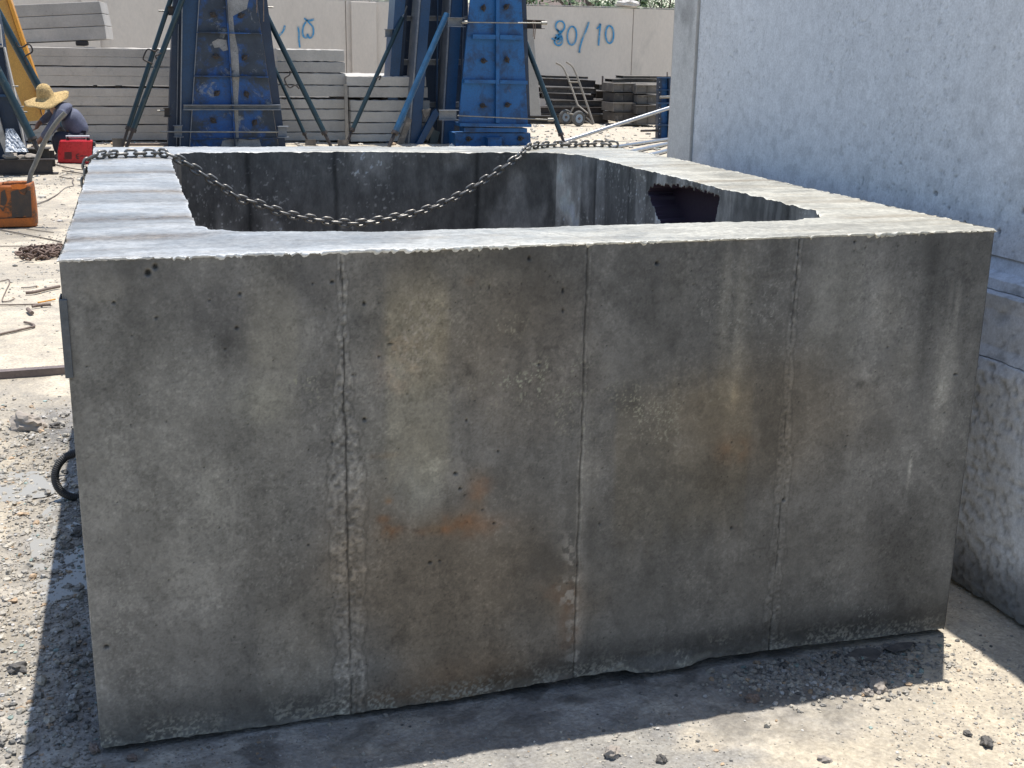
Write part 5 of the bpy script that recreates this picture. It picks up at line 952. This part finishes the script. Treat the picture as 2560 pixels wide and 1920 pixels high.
# ---- things lying on the ground, left side
def gp3(L, z): return [onZ(x, y, z) for x, y in L]
kL = lambda L: [(x / 2.765, 400 + y / 2.765) for x, y in L]
for i, (pts, r, mt, nm, cat, lab) in enumerate([
    ([(0, 838), (30, 832), (60, 826), (66, 850), (40, 905), (15, 972), (60, 975), (100, 958)], .004, 'rebar', 'bent_wire', 'wire', 'thin wire bent into a loop on the ground at the left edge'),
    ([(-40, 1001), (120, 1000), (300, 995)], .005, 'rebar', 'straight_rod', 'steel rod', 'thin straight rod lying level with the notch of the chamber corner'),
    ([(262, 985), (320, 975), (382, 962)], .006, 'ochre', 'orange_rod', 'steel rod', 'short orange-painted rod on the pale ground'),
    ([(146, 882), (200, 880), (256, 870)], .006, 'stone', 'pale_stick', 'stick', 'short pale stick above the pipe offcut'),
    ([(178, 918), (240, 912), (330, 890), (412, 873)], .012, 'rebar', 'pipe_offcut', 'pipe', 'pale rusty pipe offcut pointing at the chamber'),
    ([(222, 1012), (290, 1002), (352, 998)], .011, 'rebar', 'bar_offcut', 'steel bar', 'thick brown bar offcut lying under the orange rod'),
    ([(192, 1030), (208, 1048), (222, 1058)], .014, 'rebar', 'bar_stub', 'steel bar', 'very short thick bar stub with a round end'),
    ([(-40, 1212), (100, 1182), (205, 1158), (234, 1150), (232, 1138), (205, 1128), (168, 1120)], .008, 'rebar', 'hooked_rod', 'steel rod', 'reinforcing rod with a hooked end, lowest rod at the left'),
    ([(412, 985), (452, 985)], .006, 'rebar', 'rod_end', 'steel rod', 'short rod poking out beside the chamber corner'),
    ([(-40, 596), (180, 595), (400, 598)], .004, 'cable', 'taut_wire', 'wire', 'thin level wire running to the brown chain heap'),
    ([(180, 474), (270, 488), (370, 500)], .004, 'cable', 'short_wire', 'wire', 'short thin wire just below the orange canister'),
    ([(-20, 478), (100, 500), (220, 524), (330, 545), (425, 566)], .006, 'cable', 'long_rod', 'steel rod', 'long rod slanting from under the canister to the chamber'),
    ([(250, 306), (330, 275), (400, 235), (455, 192), (508, 178), (500, 150), (505, 130), (460, 125), (410, 115)], .007, 'cable', 'power_cable', 'cable', 'thin dark cable winding right of the orange canister'),
    ([(410, 115), (470, 95), (530, 85)], .005, 'cable', 'cable_end', 'cable', 'short cable end below the red welding machine'),
    ([(375, 28), (450, 48), (520, 62), (590, 70)], .009, 'cable', 'welding_lead', 'cable', 'welding lead nearest the red welding machine'),
    ([(430, 74), (500, 82), (580, 95)], .009, 'cable', 'welding_lead', 'cable', 'second welding lead running below the first by the machine')]):
    P = curve3(gp3(kL(pts), r + .004), 5); tag(MB().tube(P, r * .9, 8).build(nm, mt, None, P[0]), lab, cat)
# steel channel lying across
a0, a1 = onZ(-60, 953), onZ(176, 936); mb = MB(); dv = (a1 - a0) / np.linalg.norm(a1 - a0); nn_ = np.array([-dv[1], dv[0], 0]); up_ = np.array([0, 0, 1.]); h1 = .035
def obox(mb, A_, B_, y0, y1, z0, z1): mb.hexa([A_ + nn_ * y0 + up_ * z0, B_ + nn_ * y0 + up_ * z0, B_ + nn_ * y1 + up_ * z0, A_ + nn_ * y1 + up_ * z0], [A_ + nn_ * y0 + up_ * z1, B_ + nn_ * y0 + up_ * z1, B_ + nn_ * y1 + up_ * z1, A_ + nn_ * y1 + up_ * z1])
obox(mb, a0, a1, 0, .05, 0, .005); obox(mb, a0, a1, 0, .005, .0052, h1); obox(mb, a0, a1, .045, .05, .0052, h1); obox(mb, a0, a1, .0, .05, h1 + .0002, h1 + .004)
tag(mb.build('steel_channel', mottled('mill_scale_steel', (.20, .155, .14), (.15, .12, .11), 8, .6, .3), None, a0), 'long brown steel channel lying on the ground against the chamber', 'steel channel')
# ribbed hose ring beside the chamber
rc_ = onZ(196, 1240); Yr = float(rc_[1]); cc_ = onY(197, 1187, Yr); Rr = float(np.linalg.norm(onY(138, 1187, Yr) - cc_)); pts = []; rad = []
for i in range(300):
    a = 2 * PI * i / 300 * .97 + .1; pts.append(cc_ + np.array([Rr * math.cos(a) * 1.0, .03 * math.sin(a + .5), Rr * .95 * math.sin(a)])); rad.append(.0145 + .0013 * math.sin(i * PI * .5))
tag(MB().tube(pts, rad, 10).build('ribbed_hose', 'rubber', None, (cc_[0], cc_[1], 0)), 'black ribbed hose loop standing at the left side of the chamber', 'hose')
# ---- single stones
def stone(px, py, s, label, mat='stone', seed=0, fl=.6):
    c_ = onZ(px, py); sc = float((c_ - CP) @ CF / FPX) * s; mb = MB(); mb.add(*lump((c_[0], c_[1], sc * fl * .55), sc, sc * .75, sc * fl, seed, 3, .55), False); o = mb.build('stone', mat, None, (c_[0], c_[1], 0)); o.rotation_euler.z = seed; return tag(o, label, 'stone')
for i, a in enumerate([(2196, 1722, 26, 'pale chipped stone at the front edge of the chamber shadow, right side', 'stone'), (2168, 1735, 15, 'small flat light stone touching the pale chipped stone', 'stone'), (1880, 1752, 19, 'reddish-grey stone lying in the front shadow', 'rebar'), (2466, 1862, 21, 'larger dark glinting stone at the bottom right', 'stoned'), (2418, 1838, 12, 'smaller dark stone just left above the larger dark one', 'stoned'),
    (72, 1072, 42, 'long flat brownish rock on the left gravel', 'stone'), (137, 1070, 14, 'dark stone right of the long flat rock', 'stoned'), (235, 1876, 17, 'tan stone at the near left foot of the chamber', 'rebar'), (330, 1898, 13, 'small reddish stone in front of the chamber left foot', 'rebar'), (168, 1655, 15, 'smooth rounded light stone in the left shadow strip', 'stone'), (50, 1850, 14, 'white stone on the sunlit gravel at bottom left', 'rubble'), (45, 1678, 24, 'black lump on the sunlit gravel at the left', 'stoned'),
    (1530, 1888, 24, 'pale stone low in the middle, left of two glinting ones', 'stone'), (1655, 1903, 16, 'grey stone at the bottom edge right of the pale one', 'stoned'), (2060, 1905, 16, 'light stone at the bottom edge, right of centre', 'stone'), (200, 1335, 20, 'dark wet stone at the puddle against the chamber', 'stoned')]):
    stone(*a, seed=i + 1)
# spilled mortar flakes at the chamber foot
for i, (pts, lab) in enumerate([([(2110, 1640), (2140, 1622), (2185, 1618), (2205, 1632), (2190, 1650), (2150, 1655)], 'thin flat mortar flake at the chamber foot, left of the two'), ([(2208, 1620), (2250, 1606), (2285, 1604), (2275, 1622), (2235, 1632)], 'thin flat mortar flake at the chamber foot, right of the two')]):
    top = [onZ(x, y, .010) for x, y in pts]; bt = [onZ(x, y, .0) * np.array([1, 1, 0]) for x, y in pts]; n_ = len(pts); tag(MB().add(bt + top, [tuple(range(n_ - 1, -1, -1)), tuple(range(n_, 2 * n_))] + [(j, (j + 1) % n_, (j + 1) % n_ + n_, j + n_) for j in range(n_)]).build('mortar_flake', 'stoned', None, onZ(*pts[0])), lab, 'mortar flake')
# ---- gravel: nobody could count it
def ico(sub):
    bm = bmesh.new(); bmesh.ops.create_icosphere(bm, subdivisions=sub, radius=1); V = np.array([v.co[:] for v in bm.verts]); F = np.array([[v.index for v in f.verts] for f in bm.faces]); bm.free(); return V, F
I1, I2 = ico(1), ico(2)
def gravel(name, pts, sizes, tmpl, cols, flat=.65):
    d_ = np.maximum(np.maximum(-pts[:, 0], pts[:, 0] - W), np.maximum(-pts[:, 1], pts[:, 1] - D)); near_shade = sstep(.30, .06, d_ + .3 * (fbm(pts[:, 0] * 3, pts[:, 1] * 3, 3, 62) - .5)); cols = cols * (1 - .42 * near_shade)[:, None]  # shade painted into the stones close to the chamber, where its shadow falls
    V0, F0 = tmpl; n_ = len(pts); base_ = []
    for k_ in range(12):
        r = np.random.default_rng(k_ + 50); base_.append(V0 * (1 + r.uniform(-.32, .32, (len(V0), 1))) * r.uniform(.65, 1.25, 3))
    base_ = np.array(base_)[RNG.integers(0, 12, n_)]; a = RNG.uniform(0, 2 * PI, n_); ca, sa = np.cos(a)[:, None], np.sin(a)[:, None]
    x = base_[..., 0] * ca - base_[..., 1] * sa; y = base_[..., 0] * sa + base_[..., 1] * ca; z = base_[..., 2] * flat
    s = sizes[:, None]; zg = ground_h(pts[:, 0], pts[:, 1])[:, None]
    V = np.stack([x * s + pts[:, :1], y * s + pts[:, 1:2], z * s + zg + s * .22], 2).reshape(-1, 3); F = (F0[None] + (np.arange(n_) * len(V0))[:, None, None]).reshape(-1, 3)
    c_ = np.repeat(cols, len(V0), axis=0)
    m, nt, bs = newmat(name + '_stone'); at = N(nt, 'ShaderNodeAttribute', attribute_name='Col'); v = coords(nt, rnd=False); f_ = noisen(nt, v, 200, 4, .7)
    nt.links.new(mixc(nt, at.outputs['Color'], mixc(nt, (.75,) * 3, (1.25,) * 3, ramp(nt, f_, .3, .7)), 1., 'MULTIPLY'), bs.inputs['Base Color']); bs.inputs['Roughness'].default_value = .62; bump(nt, bs, f_, .4, .002)
    o = mesh_np(name, V, F, [m], col=c_, smooth=False); return tag(o, kind='stuff')
def scatter(n_, x0, x1, y0, y1, dens):
    x = RNG.uniform(x0, x1, n_ * 4); y = RNG.uniform(y0, y1, n_ * 4); k_ = RNG.uniform(0, 1, n_ * 4) < dens(x, y); out = ~((x > -.004) & (x < W + .004) & (y > -.004) & (y < D)); k_ &= out
    return np.stack([x[k_], y[k_]], 1)[:n_]
def gcols(n_, wet=None):
    t = RNG.uniform(0, 1, (n_, 1)); c_ = np.array([.44, .40, .33]) * (1 - t) + np.array([.27, .25, .22]) * t; g = RNG.uniform(0, 1, n_)
    c_[g > .93] = (.50, .48, .45); c_[g < .05] = (.42, .30, .19); c_[(g > .05) & (g < .075)] = (.25, .33, .30); c_[(g > .075) & (g < .13)] = (.12, .115, .105); return c_ * RNG.uniform(.8, 1.15, (n_, 1))
dl = lambda x, y: np.clip(.06 + ground_masks(x, y)[0] * 1.0, 0, 1) * np.clip(1.3 - .22 * (y + 1), .08, 1)
p = scatter(24000, -1.3, .0, -1.0, 4.2, dl); gravel('fine_gravel', p, np.exp(RNG.normal(-5.6, .42, len(p))), I1, gcols(len(p)))
p = scatter(1700, -1.3, .0, -1.0, 3.4, lambda x, y: ground_masks(x, y)[0]); gravel('coarse_gravel', p, np.exp(RNG.normal(-4.62, .30, len(p))), I2, gcols(len(p)))
df = lambda x, y: .10 + .9 * sstep(.54, .66, fbm(x * 3.1, y * 3.1, 3, 400)) + .8 * sstep(-.28, -.7, y) * (1 - sstep(1.0, 1.8, x)) + .7 * sstep(.8, .3, x) * sstep(.0, -.1, y)
p = scatter(14000, -.3, 3.3, -1.3, .3, df); gravel('front_pebbles', p, np.exp(RNG.normal(-6.1, .45, len(p))), I1, gcols(len(p)))
dm = lambda x, y: np.exp(-(((x - 1.92) / .22) ** 2 + ((y + .10) / .11) ** 2))
p = scatter(1500, 1.5, 2.35, -.35, -.01, dm); gravel('crushed_stone_patch', p, np.exp(RNG.normal(-5.1, .3, len(p))), I2, gcols(len(p)))
p = scatter(6000, -3, 22, 11, 25, lambda x, y: .8 + 0 * x); gravel('yard_gravel', p, np.exp(RNG.normal(-3.9, .45, len(p))), I1, gcols(len(p)) * 1.25)
p = scatter(2500, -2.2, -.2, 4, 15, lambda x, y: .15 + sstep(.5, .6, fbm(x * 2, y, 3, 420))); gravel('scattered_chippings', p, np.exp(RNG.normal(-5.0, .4, len(p))), I1, gcols(len(p)))
